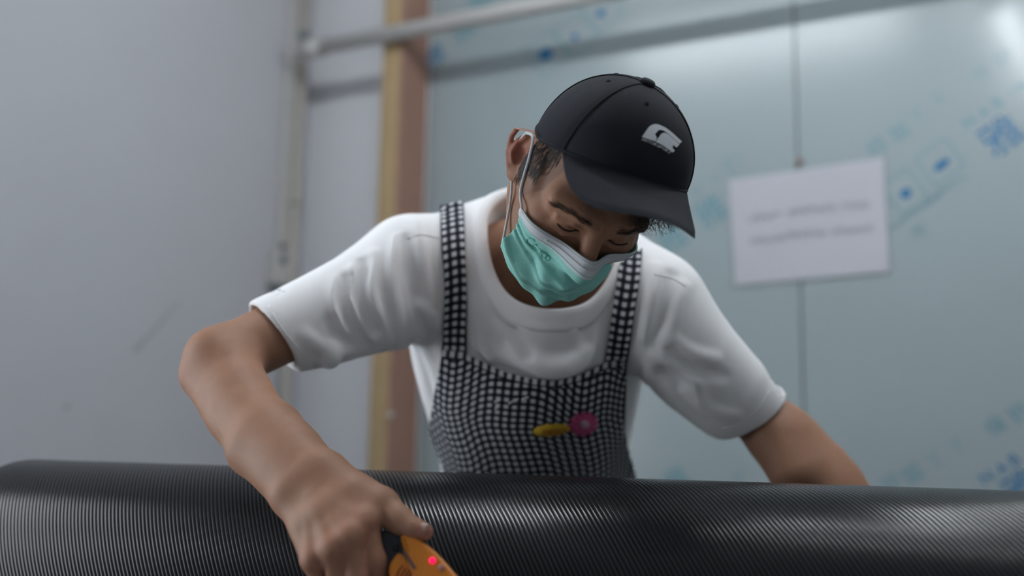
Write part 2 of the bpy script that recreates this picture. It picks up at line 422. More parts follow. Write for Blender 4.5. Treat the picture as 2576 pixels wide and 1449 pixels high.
for v0, runs in ((.385, ((.13, .335), (.385, .70), (.74, .90))), (.60, ((.13, .62), (.665, .90)))):
    bm = bmesh.new()
    for a, b in runs:
        u = a
        while u < b-.01:
            for k in range(4):
                uu, vv = u+rng.uniform(0, .016), v0+.01*math.sin(u*9)+rng.uniform(-.028, .028)
                hz = k % 2; du, dv = (.012, .007) if hz else (.004, .034)
                bm.faces.new([bm.verts.new(paper_pt(uu+x*du, vv+y*dv)) for x, y in ((-.5, -.5), (.5, -.5), (.5, .5), (-.5, .5))])
            u += .0225
    bm_obj('text_line', bm, M_print, pn)['kind'] = 'stuff'
M_pin = simple('rusty_nail', (.22, .13, .10), .6, .4)
pq = wallp(2012, 408, 0.0)
V, Fs = tube_mesh([pq, pq+NW*.008, pq+NW*.012], [.004, .009, .006], 12); mesh_obj('nail', V, Fs, M_pin, pn)

# ceiling tube lights
def tube_light(name_label, a, b, gain=1.0, top=None):
    hang = top is not None; top = top or CEIL
    a = np.asarray(a, float); b = np.asarray(b, float); c = (a+b)/2; t = unit(b-a); s = np.cross(t, ZZ); L = np.linalg.norm(b-a)
    e = empty('ceiling_light', [c[0], c[1], top]); tag(e, name_label, 'ceiling light', 'ceiling tube lights')
    bm_obj('housing', obox([c[0], c[1], top-.035], (t, s, ZZ), (L/2, .045, .034), .006), M_ceil, e)
    lamp = simple('tube_glow', (.9, .9, .9), .5, .3, emit=((.93, .97, 1.0), TUBE_POWER*gain))
    tube('tube', [a+t*.03+ZZ*(top-.087-a[2]), b-t*.03+ZZ*(top-.087-b[2])], .014, lamp, e, seg=14)
    if hang:
        for q in (a+t*.1, b-t*.1): tube('cord', [[q[0], q[1], top-.002], [q[0], q[1], (top+CEIL)/2], [q[0], q[1], CEIL-.001]], .003, M_plastic, e, seg=6)
    for q in (a+t*.02, b-t*.02):
        bm_obj('lamp_holder', obox([q[0], q[1], top-.086], (t, s, ZZ), (.009, .017, .02), .003), M_plastic, e)

# lamps: one seen mirrored in the film at top right, others over the bench
def mirror_pt(px, py, z):
    w = wallp(px, py); r = ray(px, py); r = r-2*np.dot(r, NW)*NW
    return w+r*((z-w[2])/r[2])
la, lb = mirror_pt(2503, 5, 2.30), mirror_pt(2590, 165, 2.30)
ld = unit((lb-la)*[1, 1, 0])
tube_light('hanging tube light close to the film-covered wall', la, la+ld*.9, .9, 2.387)
tube_light('ceiling tube light along the left end of the bench', room(.6, 1.45, 4), room(1.8, 1.45, 4), 1.5)
tube_light('ceiling tube light along the right end of the bench', room(1.9, 1.45, 4), room(3.1, 1.45, 4), .7)
# added unseen fill light on the left wall beside the camera, brightens the face
WQ0, WQ1, WZ0, WZ1 = 1.8, 2.95, .85, 2.05
M_fill_pane = simple('frosted_fill_glow', (.8, .85, .9), .6, .3, emit=((.90, .95, 1.0), 6.0))
fill_panel = tag(slab('fill_light_panel', .0005, .03, WQ0-.05, WQ1+.05, WZ1, WZ1+.05, M_plastic), 'added white-framed glowing fill light panel on the left wall, out of view', kind='structure')
slab('frame_bar', .0005, .03, WQ0-.05, WQ1+.05, WZ0-.05, WZ0, M_plastic, fill_panel)
for q in (WQ0-.05, (WQ0+WQ1)/2-.02, WQ1+.0005): slab('frame_bar', .0005, .03, q, q+.0495, WZ0+.0005, WZ1-.0005, M_plastic, fill_panel)
for a, c in ((WQ0, (WQ0+WQ1)/2-.021), ((WQ0+WQ1)/2+.031, WQ1)): slab('fill_pane', .002, .010, a, c, WZ0+.001, WZ1-.001, M_fill_pane, fill_panel)

# ================================================================== CARBON FIBRE PANEL ON THE BENCH
AX = unit([.948, -.318, 0.]); AF = np.array([AX[1], -AX[0], 0.])      # along the panel ; towards the camera
AF = AF if AF[1] < 0 else -AF
RC = .17; CZ = 1.10-.050-RC; CA = np.array([.05, 1.225, CZ])
BENCH_Z = CZ-.14
prof = []                                                             # (towards camera, up) profile, arc length
for a in np.linspace(-math.pi/2, math.pi/2, 61): prof.append((RC*math.sin(a), RC*math.cos(a)))
prof = [(-RC-.012, -.14), (-RC-.004, -.07)]+prof+[(RC+.004, -.05), (RC+.010, -.10), (RC+.012, -.14)]
prof = np.array(prof); arc = np.concatenate([[0], np.cumsum(np.linalg.norm(np.diff(prof, axis=0), axis=1))])
S0, S1, CORN = -.845, 1.15, .06
ss = np.concatenate([S0+CORN*(1-np.cos(np.linspace(0, math.pi/2, 16))), np.linspace(S0+CORN, S1, 60)[1:]])
V, UV = [], []
for s_ in ss:
    t = max(0.0, (S0+CORN-s_)/CORN); k = max(math.sqrt(max(0, 1-t*t)), .02)
    for (q, z), a in zip(prof, arc):
        zz = -.14+(z+.14)*(.45+.55*k); qq = q*(.55+.45*k)
        V.append(CA+AX*s_+AF*qq+ZZ*zz); UV.append((s_, a))
mt, N, L, b = new_mat('carbon_twill')
b.inputs['Base Color'].default_value = (.008, .0085, .010, 1); b.inputs['Specular IOR Level'].default_value = .55
uvn = N.new('ShaderNodeUVMap'); sep = N.new('ShaderNodeSeparateXYZ'); L.new(uvn.outputs[0], sep.inputs[0])
def mth(op, a, b_=None, c=None):
    n = N.new('ShaderNodeMath'); n.operation = op
    for i, v in enumerate((a, b_, c)):
        if v is None: continue
        if isinstance(v, (int, float)): n.inputs[i].default_value = v
        else: L.new(v, n.inputs[i])
    return n.outputs[0]
u_, v_ = sep.outputs[0], sep.outputs[1]
PER = .0056
ph = mth('DIVIDE', mth('SUBTRACT', u_, mth('MULTIPLY', v_, .62)), PER)
sn = mth('SINE', mth('MULTIPLY', ph, 2*math.pi))
hgt = mth('MULTIPLY_ADD', sn, .5, .5)
weft = mth('MULTIPLY_ADD', mth('SINE', mth('MULTIPLY', mth('DIVIDE', mth('ADD', v_, mth('MULTIPLY', u_, .62)), .0022), 2*math.pi)), .5, .5)
hh = mth('MULTIPLY_ADD', weft, .08, hgt)
bp = N.new('ShaderNodeBump'); bp.inputs['Strength'].default_value = 1.0; bp.inputs['Distance'].default_value = .00022
L.new(hh, bp.inputs['Height']); L.new(bp.outputs[0], b.inputs['Normal'])
L.new(mth('MULTIPLY_ADD', hgt, -.08, .27), b.inputs['Roughness'])
L.new(mth('MULTIPLY_ADD', hgt, .42, .02), b.inputs['Specular IOR Level'])
M_carbon = mt
cp = mesh_obj('carbon_fibre_panel', V, grid_faces(len(ss), len(prof)), M_carbon, uv=UV)
solidify(cp, .003, -1)
tag(cp, 'long curved black carbon fibre panel with diagonal twill weave across the foreground', 'carbon panel')

M_bench = simple('bench_board', (.30, .30, .31), .5, .4, noise=.08, nscale=8)
M_steel = simple('bench_steel', (.25, .26, .28), .45, .5, metal=.6)
be = empty('workbench', CA*[1, 1, 0]+AX*.15); tag(be, 'grey workbench under the carbon fibre panel', 'workbench')
bm_obj('table_top', obox(CA*[1, 1, 0]+AX*.15+ZZ*(BENCH_Z-.0205), (AX, AF, ZZ), (1.05, .27, .02), .004), M_bench, be)
for a in (-.98, .98):
    for c in (-.22, .22):
        bm_obj('leg', obox(CA*[1, 1, 0]+AX*(.15+a)+AF*c+ZZ*((BENCH_Z-.041)/2), (AX, AF, ZZ), (.025, .025, (BENCH_Z-.041)/2), .003), M_steel, be)
for c in (-.22, .22):
    bm_obj('stretcher', obox(CA*[1, 1, 0]+AX*.15+AF*c+ZZ*.2, (AX, AF, ZZ), (.955, .015, .02), .002), M_steel, be)

# ================================================================== ORANGE POWER TOOL
M_orange = simple('orange_plastic', (.62, .20, .014), .35, .45, noise=.03, nscale=30)
M_black = simple('black_rubber', (.018, .02, .026), .5, .4, bump=.1, bscale=500)
M_slot = simple('grey_slider', (.10, .075, .085), .5, .4)
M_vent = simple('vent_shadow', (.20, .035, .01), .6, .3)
M_led = simple('red_led', (.8, .01, .06), .3, .5, emit=((1, .0, .10), 1.3))
M_mauve = simple('mauve_lens', (.40, .19, .17), .3, .5)
tO, tX, tY = P(1040, 1390, .962), P(1140, 1390, .955), P(1040, 1560, .935)
tn = unit(np.cross(tX-tO, tY-tO)); tn = tn if tn[1] < 0 else -tn       # faces the camera
def tq(px, py, off=0.0): return on_plane(px, py, tO+tn*off, tn)
tool = empty('power_cutter', tq(1150, 1520, -.03)); tag(tool, 'orange and black handheld power cutter with a red light gripped in the right hand', 'power tool')
def prism(name, px, off0, off1, mat, parent, bevel=.0):
    bm = bmesh.new(); c = np.mean([tq(x, y, off0) for x, y in px], axis=0)
    top = [bm.verts.new(tq(x, y, off0)) for x, y in px]
    bot = [bm.verts.new(np.array(v.co)-tn*(off0-off1)) for v in top]
    bm.faces.new(top); bm.faces.new(bot[::-1])
    n = len(px)
    for i in range(n): bm.faces.new((top[i], bot[i], bot[(i+1) % n], top[(i+1) % n]))
    bmesh.ops.recalc_face_normals(bm, faces=bm.faces)
    if bevel:
        es = [e for e in bm.edges if abs(np.dot(unit(np.array(e.verts[0].co)-np.array(e.verts[1].co)), tn)) < .5]
        bmesh.ops.bevel(bm, geom=es, offset=bevel, segments=4, affect='EDGES', profile=.6)
    o = bm_obj(name, bm, mat, parent, smooth=True)
    md = o.modifiers.new('es', 'EDGE_SPLIT'); md.split_angle = math.radians(50)
    return o
sp = lambda pts, n=60: spline(np.array(pts, float), n, closed=True)
prism('grip', sp([(950, 1345), (975, 1334), (1015, 1346), (1040, 1380), (1120, 1449), (1200, 1540), (1180, 1590), (1110, 1575), (1020, 1500), (965, 1420)]), -.004, -.036, M_black, tool, .005)
shell = prism('shell', sp([(1006, 1354), (1014, 1344), (1032, 1346), (1060, 1360), (1097, 1391), (1148, 1449), (1215, 1530), (1190, 1580), (1130, 1560), (1060, 1500), (1032, 1440), (1018, 1395)]), .004, -.012, M_orange, tool, .005)
prism('lower_shell', sp([(1008, 1392), (996, 1394), (979, 1420), (978, 1449), (1000, 1495), (1060, 1540), (1110, 1565), (1100, 1520), (1045, 1440), (1022, 1402)]), .002, -.012, M_orange, tool, .004)
prism('slider_slot', sp([(1014, 1390), (1019, 1388), (1044, 1425), (1045, 1430), (1040, 1431), (1036, 1427)]), .0052, .001, M_slot, tool, .0006)
for i in range(4):
    x, y = 996+i*9, 1448+i*7-i*i*1.0
    prism('vent', sp([(x+0, y), (x+6, y-14), (x+15, y-25), (x+17, y-23), (x+9, y-12), (x+4, y+1)], 24), .0028, -.002, M_vent, tool)
def disc(name, px, py, r, off, mat, parent, th=.002):
    c = tq(px, py, off); V, Fs = tube_mesh([c-tn*th, c+tn*th*.6, c+tn*th], [r, r, r*.6], 18); return mesh_obj(name, V, Fs, mat, parent)
disc('led', 1088, 1410, .0030, .0045, M_led, tool)
disc('lens', 1111, 1428, .0032, .0042, M_mauve, tool)
disc('button', 996, 1378, .0032, -.004, simple('button_black', (.008, .008, .01), .4, .4), tool)
# cutting head towards the panel, below the frame
ht = tq(1150, 1560, -.02); hd = unit(-tn*.5+(tq(1180, 1650)-tq(1150, 1560))*9)
V, Fs = tube_mesh([ht, ht+hd*.03, ht+hd*.045], [.018, .015, .008], 20); mesh_obj('cutting_head', V, Fs, M_slot, tool)
bm_obj('blade', obox(ht+hd*.055, (hd, np.cross(hd, RT), unit(np.cross(hd, np.cross(hd, RT)))), (.02, .008, .0008)), M_steel, tool)

# ================================================================== THE WORKER
def rot(y, p_, r_):
    y, p_, r_ = map(math.radians, (y, p_, r_))
    Rz = np.array([[math.cos(y), -math.sin(y), 0], [math.sin(y), math.cos(y), 0], [0, 0, 1]])
    Rx = np.array([[1, 0, 0], [0, math.cos(p_), -math.sin(p_)], [0, math.sin(p_), math.cos(p_)]])
    Ry = np.array([[math.cos(r_), 0, math.sin(r_)], [0, 1, 0], [-math.sin(r_), 0, math.cos(r_)]])
    return Ry@Rx@Rz
HR = rot(35.8, 51.0, 39.1); HO = P(1473, 450, 1.13)
def hd_(x, y, z): return HO+HR@np.array([x, y, z], float)             # head space: -y is the face, +x the worker's left
person = empty('person', [.05, 1.78, 0.0])
tag(person, 'worker in black cap, green face mask and gingham apron bending over the carbon panel', 'person')

# ---- skin material driven by a painted redness / stubble attribute
mt, N, L, b = new_mat('skin')
at = N.new('ShaderNodeAttribute'); at.attribute_name = 'tone'
sepc = N.new('ShaderNodeSeparateColor'); L.new(at.outputs['Color'], sepc.inputs[0])
nz = N.new('ShaderNodeTexNoise'); nz.inputs['Scale'].default_value = 55; nz.inputs['Detail'].default_value = 5
tcn = N.new('ShaderNodeTexCoord'); L.new(tcn.outputs['Object'], nz.inputs['Vector'])
c1n = N.new('ShaderNodeMix'); c1n.data_type = 'RGBA'; c1n.inputs['A'].default_value = (.265, .136, .084, 1); c1n.inputs['B'].default_value = (.330, .180, .115, 1)
L.new(nz.outputs['Fac'], c1n.inputs['Factor'])
c2n = N.new('ShaderNodeMix'); c2n.data_type = 'RGBA'; c2n.inputs['B'].default_value = (.32, .115, .085, 1)
L.new(sepc.outputs['Red'], c2n.inputs['Factor']); L.new(c1n.outputs['Result'], c2n.inputs['A'])
c3n = N.new('ShaderNodeMix'); c3n.data_type = 'RGBA'; c3n.inputs['B'].default_value = (.035, .03, .032, 1)
L.new(sepc.outputs['Green'], c3n.inputs['Factor']); L.new(c2n.outputs['Result'], c3n.inputs['A'])
L.new(c3n.outputs['Result'], b.inputs['Base Color'])
b.inputs['Roughness'].default_value = .55; b.inputs['Specular IOR Level'].default_value = .25
b.inputs['Subsurface Weight'].default_value = .12; b.inputs['Subsurface Radius'].default_value = (.008, .003, .0015); b.inputs['Subsurface Scale'].default_value = 1.0
nb = N.new('ShaderNodeTexNoise'); nb.inputs['Scale'].default_value = 420; nb.inputs['Detail'].default_value = 2
bpn = N.new('ShaderNodeBump'); bpn.inputs['Strength'].default_value = .12; bpn.inputs['Distance'].default_value = .001
L.new(tcn.outputs['Object'], nb.inputs['Vector']); L.new(nb.outputs['Fac'], bpn.inputs['Height']); L.new(bpn.outputs[0], b.inputs['Normal'])
M_skin = mt
M_hair = simple('black_hair', (.016, .013, .012), .45, .5)

# ---- body as one smooth union
B = Body()
HB = Body()                                                           # the head alone, for fitting mask and cap
def head_ops(B):
    e = lambda c, r, k=.012, mode='u', R=None: B.ell(hd_(*c), r, HR if R is None else R, k, mode)
    e((0, .016, .040), (.072, .090, .078))
    e((0, -.022, -.020), (.064, .068, .088), .03)
    B.chain([hd_(-.050, .012, -.055), hd_(-.040, -.040, -.098), hd_(0, -.072, -.112), hd_(.040, -.040, -.098), hd_(.050, .012, -.055)], [.016, .016, .017, .016, .016], .03)
    for s in (-1, 1):
        e((s*.044, -.058, -.020), (.020, .022, .016), .022)           # cheekbone
        e((s*.066, -.01, .0), (.010, .03, .03), .02)
    B.chain([hd_(-.050, -.068, .020), hd_(-.024, -.086, .024), hd_(0, -.088, .018), hd_(.024, -.086, .024), hd_(.050, -.068, .020)], [.010, .011, .010, .011, .010], .018)
    for s in (-1, 1):
        e((s*.032, -.098, .002), (.019, .016, .011), .012, 's')       # eye socket
    B.cone(hd_(0, -.086, .012), hd_(0, -.112, -.030), .0085, .012, .012)
    for s in (-1, 1):
        B.ell(hd_(s*.013, -.100, -.034), (.008, .010, .008), HR, .008)
        B.ell(hd_(s*.0315, -.0745, .0025), (.0155, .0135, .0120), HR, .004)     # closed lids over the eyeball
        B.chain([hd_(s*.016, -.0905, .0075), hd_(s*.030, -.0900, .0125), hd_(s*.046, -.0810, .0070)], [.0022, .0034, .0026], .006)   # fold above the lid
        B.chain([hd_(s*.018, -.0870, -.0055), hd_(s*.032, -.0862, -.0100), hd_(s*.045, -.078, -.0065)], [.0018, .0024, .002], .006)   # lower lid
    for q in (-.0045, .0045):                                          # frown lines
        B.cone(hd_(q, -.099, .022), hd_(q*1.2, -.0985, .034), .0016, .0014, .004, 's')
    B.chain([hd_(-.022, -.086, -.072), hd_(0, -.097, -.069), hd_(.022, -.086, -.072)], [.004, .006, .004], .008)
    B.chain([hd_(-.020, -.084, -.081), hd_(0, -.095, -.082), hd_(.020, -.084, -.081)], [.004, .0065, .004], .008)
    for s in (-1, 1):                                                 # ears
        E0 = np.array([s*.0765, .014, -.004]); v = np.array([s*.60, .80, 0.]); u = np.array([0, .16, .987]); w = np.array([s*.80, -.60, .10])
        q = lambda a, b_, c=0.0: hd_(*(E0+u*a+v*b_+w*c))
        RE = np.stack([HR@unit(v), HR@unit(u), HR@unit(np.cross(v, u))], 1)
        B.ell(q(0, .002, -.001), (.0175, .029, .0032), RE, .005)
        B.chain([q(-.002, -.010, .003), q(.010, -.016, .002), q(.023, -.014, .002), q(.0315, -.004, .003), q(.032, .008, .004), q(.024, .0175, .005), q(.008, .0205, .005), q(-.010, .016, .004), q(-.022, .008, .002)], [.003, .003, .0032, .0036, .0038, .0036, .0034, .0032, .004], .003)
        B.chain([q(.021, .004, .003), q(.010, .0105, .0045), q(-.004, .0105, .005), q(-.013, .004, .004)], [.0028, .0034, .0034, .0034], .004)
        B.ell(q(-.026, -.002, .001), (.0085, .0095, .0045), RE, .006)
        B.ell(q(-.001, -.001, .004), (.0075, .0095, .006), RE, .004, 's')
        B.ell(q(.018, .0115, .004), (.003, .010, .004), RE, .003, 's')
        B.ell(q(-.004, -.0125, .004), (.004, .006, .004), RE, .004)
head_ops(HB); head_ops(B)
NB = P(1372, 640, 1.44)                                               # base of the neck
B.cone(NB, hd_(0, .035, -.060), .064, .058, .03)
B.cone(P(1385, 620, 1.40), hd_(0, -.005, -.09), .040, .030, .03)
B.cone(hd_(-.045, .03, -.03), P(1335, 690, 1.355), .014, .012, .02)   # neck tendon
B.cone(P(1270, 655, 1.465), P(1480, 695, 1.455), .045, .045, .04)
# torso core under the clothes
SH_R, SH_L = P(1035, 688, 1.42), P(1650, 770, 1.405)
B.cone(SH_R, P(1350, 690, 1.47), .052, .06, .05); B.cone(P(1350, 690, 1.47), SH_L, .06, .050, .05)
B.cone(P(1350, 750, 1.48), P(1345, 1000, 1.56), .085, .09, .05); B.cone(P(1345, 1000, 1.55), P(1345, 1330, 1.68), .10, .11, .05)
# right arm (left in the picture)
EL = P(552, 902, 1.255); WR = P(770, 1212, 1.055)
ARM_R, ARM_RR = [SH_R, P(860, 768, 1.365), P(700, 838, 1.315), P(596, 888, 1.275), P(556, 908, 1.258)], [.052, .046, .0425, .0405, .038]
B.chain(ARM_R, ARM_RR, .02)
B.chain([P(530, 905, 1.25), P(490, 945, 1.238)], [.026, .0165], .02)                                  # point of the elbow
B.chain([P(552, 905, 1.255), P(570, 965, 1.225), P(608, 1034, 1.18), P(668, 1098, 1.13), P(728, 1160, 1.085), WR], [.0375, .0385, .0370, .0330, .0290, .0250], .025)
B.chain([P(592, 915, 1.245), P(620, 975, 1.20), P(678, 1065, 1.145)], [.024, .026, .020], .022)       # brachioradialis
B.chain([P(516, 958, 1.235), P(568, 1048, 1.185), P(628, 1133, 1.12)], [.019, .020, .017], .022)      # ulnar flexors
RS, US = P(812, 1190, 1.05), P(732, 1248, 1.045)                      # radial and ulnar side of the wrist
B.cone(P(700, 1090, 1.13), RS, .024, .0185, .035); B.cone(P(640, 1140, 1.115), US, .020, .0165, .035)
B.ell(P(722, 1246, 1.035), (.011, .011, .009), None, .012)            # ulnar head
B.cone(P(738, 1092, 1.10), P(762, 1110, 1.09), .014, .012, .012)
# right hand
MC = {'i': P(922, 1312, .982), 'm': P(884, 1350, .966), 'r': P(838, 1382, .963), 'p': P(788, 1408, .970)}
B.cone(RS, MC['i'], .0175, .0125, .018); B.cone(P(790, 1205, 1.047), MC['m'], .0175, .0125, .016)
B.cone(P(765, 1225, 1.045), MC['r'], .0170, .0120, .016); B.cone(US, MC['p'], .0165, .0115, .016)
for a, c in (('i', 'm'), ('m', 'r'), ('r', 'p')):
    B.cone(MC[a]*.55+P(780, 1220, 1.05)*.45, MC[c]*.55+P(780, 1220, 1.05)*.45, .013, .013, .015)
for k_, r in (('i', .0128), ('m', .0130), ('r', .0122), ('p', .0112)):
    B.ell(MC[k_]-FW*.001, (r, r, r), None, .008)                      # knuckles
fing = {'i': [(944, 1412, .968), (962, 1478, .982), (985, 1512, 1.0)], 'm': [(898, 1458, .958), (930, 1512, .975), (962, 1530, .998)],
        'r': [(850, 1482, .960), (890, 1526, .980), (925, 1535, 1.003)], 'p': [(806, 1482, .970), (842, 1518, .985), (876, 1528, 1.005)]}
frad = {'i': (.0112, .0105, .0092, .0080), 'm': (.0114, .0107, .0094, .0082), 'r': (.0108, .0100, .0088, .0078), 'p': (.0096, .0088, .0078, .0070)}
for k_ in fing:
    pts = [MC[k_]]+[P(*q) for q in fing[k_]]
    B.chain(pts, frad[k_], .004)
    B.ell(pts[1], (frad[k_][1]*1.12,)*3, None, .005)
# thumb
B.chain([RS*.5+P(850, 1200, 1.04)*.5, P(902, 1234, 1.022), P(962, 1268, 1.004)], [.018, .0180, .0160], .016)
B.chain([P(962, 1266, 1.004), P(1010, 1314, .984), P(1042, 1331, .975), P(1068, 1338, .970)], [.0158, .0128, .0116, .0088], .006)
B.ell(P(1006, 1308, .986), (.0122, .0122, .0122), None, .008)
B.cone(P(895, 1250, 1.012), P(930, 1285, .998), .014, .010, .012)     # web
# tendons and veins
for k_ in 'imrp':
    a = P(782, 1216, 1.035)*.85+MC[k_]*.15
    B.cone(a-FW*.0135, MC[k_]-FW*.0115, .0022, .0030, .007)
for pl in ([(540, 1010, 1.165), (560, 1080, 1.135), (610, 1120, 1.10), (640, 1165, 1.075)], [(585, 1080, 1.125), (600, 1140, 1.10), (650, 1180, 1.07)],
           [(800, 1240, 1.018), (835, 1290, 1.0), (870, 1325, .972)], [(770, 1280, 1.01), (800, 1330, .985), (812, 1370, .965)]):
    B.chain([P(*q) for q in pl], .0022, .006)
# left arm (right in the picture)
B.chain([SH_L, P(1742, 900, 1.415), P(1826, 982, 1.425), P(1900, 1038, 1.435), P(1972, 1104, 1.43)], [.054, .047, .0435, .042, .043], .02)
B.chain([P(1972, 1104, 1.43), P(2046, 1190, 1.405), P(2110, 1268, 1.375), P(2190, 1360, 1.335), P(2222, 1402, 1.318)], [.045, .050, .046, .034, .028], .02)
B.cone(P(2005, 1135, 1.42), P(2096, 1222, 1.39), .030, .034, .03)
B.cone(P(1950, 1110, 1.40), P(1990, 1190, 1.375), .028, .03, .03)
LW = P(2222, 1402, 1.318); ldn = unit(P(2290, 1500, 1.285)-LW); lsd = AX
for i, (o_, ln) in enumerate(((-.028, .070), (-.010, .078), (.010, .074), (.027, .062))):
    k0 = LW+ldn*.075+lsd*o_*1.15; t1 = unit(ldn+AF*.25-ZZ*.3)
    B.cone(LW+lsd*o_*.6, k0, .016, .012, .015)
    B.chain([k0, k0+t1*ln*.55, k0+t1*ln*.55+unit(t1-ZZ*.5)*ln*.45], [.0115, .0098, .008], .004)
B.chain([LW-lsd*.01, LW+ldn*.045-lsd*.045, LW+ldn*.08-lsd*.06], [.016, .013, .009], .01)
BV, BQ = B.mesh(.0020, 3)
# the skull sits inside the cap
CAPV = [0.0893, 0.0985, 0.0153, -0.0048, 0.0557, 0.0296, 0.1276, 0.9283, 1.0259]
CR = rot(math.degrees(-.0293), math.degrees(-.3422), math.degrees(.012))
q_ = ((BV-HO)@HR-np.array([CAPV[2], CAPV[3], 0]))@CR
th_ = np.arctan2(q_[:, 0]/CAPV[0], -q_[:, 1]/CAPV[1]); z0_ = CAPV[5]+(CAPV[4]-CAPV[5])*np.clip(np.cos(th_), 0, 1)
e_ = np.sqrt((q_[:, 0]/CAPV[0])**2+(q_[:, 1]/CAPV[1])**2+(np.clip(q_[:, 2]-z0_, 0, 1)/(CAPV[6]-z0_))**2)
lim = .93+.4*np.clip((z0_+.004-q_[:, 2])/.01, 0, 1); k_ = np.where((e_ > lim) & (q_[:, 2] > z0_-.02) & (e_ < 3), lim/e_, 1.0)
q_[:, :2] *= k_[:, None]; q_[:, 2] = np.where(q_[:, 2] > z0_, z0_+(q_[:, 2]-z0_)*k_, q_[:, 2])
BV = np.where((k_ < 1)[:, None], HO+(q_@CR.T+np.array([CAPV[2], CAPV[3], 0]))@HR.T, BV)
body = fast_obj('body', BV, BQ, M_skin, person)
body_bvh = bvh_of(BV, BQ)
HV, HQ = HB.mesh(.003, 2); head_bvh = bvh_of(HV, HQ)
# tone attribute: red = flushed skin, green = stubble / hair roots
tone = np.zeros((len(BV), 4), np.float32); tone[:, 3] = 1
hl = (BV-HO)@HR
def spot(c, r, a, ch, pts=None):
    q = BV if pts is None else pts
    tone[:, ch] = np.clip(tone[:, ch]+a*np.exp(-((q-np.asarray(c))**2).sum(1)/(r*r)), 0, 1)
for s in (-1, 1): spot((s*.085, .02, 0), .026, .75, 0, hl); spot((s*.045, -.07, -.02), .025, .25, 0, hl)
spot((0, -.11, -.025), .02, .3, 0, hl)
for k_ in MC: spot(MC[k_], .014, .45, 0)
for k_ in fing: spot(P(*fing[k_][0]), .014, .4, 0)
spot(P(1068, 1338, .968), .014, .5, 0); spot(P(480, 940, 1.235), .03, .25, 0)
hairzone = (np.abs(hl[:, 0]) > .045) & (hl[:, 1] > -.050+.35*np.clip(.012-hl[:, 2], 0, 1)) & (hl[:, 1] < .002) & (hl[:, 2] > -.020) & (np.linalg.norm(hl, axis=1) < .13)
tone[hairzone, 1] = .35
ca = body.data.color_attributes.new('tone', 'FLOAT_COLOR', 'POINT'); ca.data.foreach_set('color', tone.ravel())

# ------------------------------------------------------------------ shirt
M_shirt = simple('white_cotton', (.84, .845, .86), .85, .15, noise=.015, nscale=20, bump=.12, bscale=700, sheen=.15)
SPN = unit(P(1345, 700, 1.45)-P(1345, 1200, 1.60)); LAT = unit(RT-SPN*np.dot(RT, SPN)); FRT = np.cross(LAT, SPN)
TR = np.stack([LAT, FRT, SPN], 1)
NC_F, NC_B = P(1383, 770, 1.325), P(1392, 486, 1.50)                  # front and back of the neckline
NCC = (NC_F+NC_B)/2; NBX = unit(NC_B-NC_F); NLX = unit(P(1570, 640, 1.42)-P(1226, 610, 1.42)); NLX = unit(NLX-NBX*np.dot(NLX, NBX)); NNX = np.cross(NLX, NBX)
NHB, NHL = np.linalg.norm(NC_B-NC_F)/2, .098
CUF_R, CUF_RD = P(684, 845, 1.315), unit(P(684, 845, 1.315)-P(850, 730, 1.36))
CUF_L, CUF_LD = P(1898, 1038, 1.435), unit(P(1898, 1038, 1.435)-P(1790, 870, 1.415))
def shirt_base(folds=None):
    S = Body()
    S.ell(P(1330, 850, 1.485), (.178, .110, .19), TR, .04)
    S.ell(P(1340, 1060, 1.56), (.156, .112, .20), TR, .06)
    S.ell(P(1345, 1290, 1.66), (.160, .118, .16), TR, .06)
    S.cone(P(1050, 676, 1.425), P(1330, 660, 1.47), .069, .092, .04); S.cone(P(1330, 660, 1.47), P(1635, 768, 1.415), .092, .070, .04)
    S.cone(P(1190, 625, 1.455), P(1335, 580, 1.485), .060, .062, .03); S.cone(P(1470, 610, 1.48), P(1580, 712, 1.44), .060, .064, .03)
    S.cone(P(1380, 790, 1.405), P(1380, 900, 1.455), .075, .09, .05)
    # sleeves
    S.chain([P(1030, 682, 1.42), P(900, 752, 1.375), P(790, 806, 1.345), CUF_R], [.077, .064, .0595, .0525], .03)
    S.chain([P(985, 775, 1.40), P(860, 835, 1.36), P(770, 860, 1.335)], [.062, .036, .028], .03)
    S.chain([P(1645, 778, 1.405), P(1742, 898, 1.41), P(1826, 978, 1.42), CUF_L], [.074, .069, .062, .053], .03)
    S.chain([P(1680, 850, 1.40), P(1745, 960, 1.41), P(1815, 1040, 1.42)], [.056, .042, .030], .03)
    S.chain(ARM_R[:3], [r+.0055 for r in ARM_RR[:3]], .012)
    if folds:
        for pts, r, k, mode in folds: S.chain(pts, r, k, mode)
    # openings: neck and cuffs
    S.ecyl(NCC, (NLX, NBX, NNX), (NHL, NHB, .16), .006, 's')
    for c, d, ra, rb in ((CUF_R, CUF_RD, .0465, .0472), (CUF_L, CUF_LD, .0485, .0490)):
        a = unit(np.cross(d, ZZ)); b_ = np.cross(d, a)
        S.cone(c-d*.03, c+d*.02, ra, rb, .004, 's')
        S.ecyl(c+d*.100, (a, b_, d), (.12, .12, .100), .004, 's')      # trims the sleeve square at the cuff
    return S
SV, SQ = shirt_base().mesh(.006, 2); sb0 = bvh_of(SV, SQ)
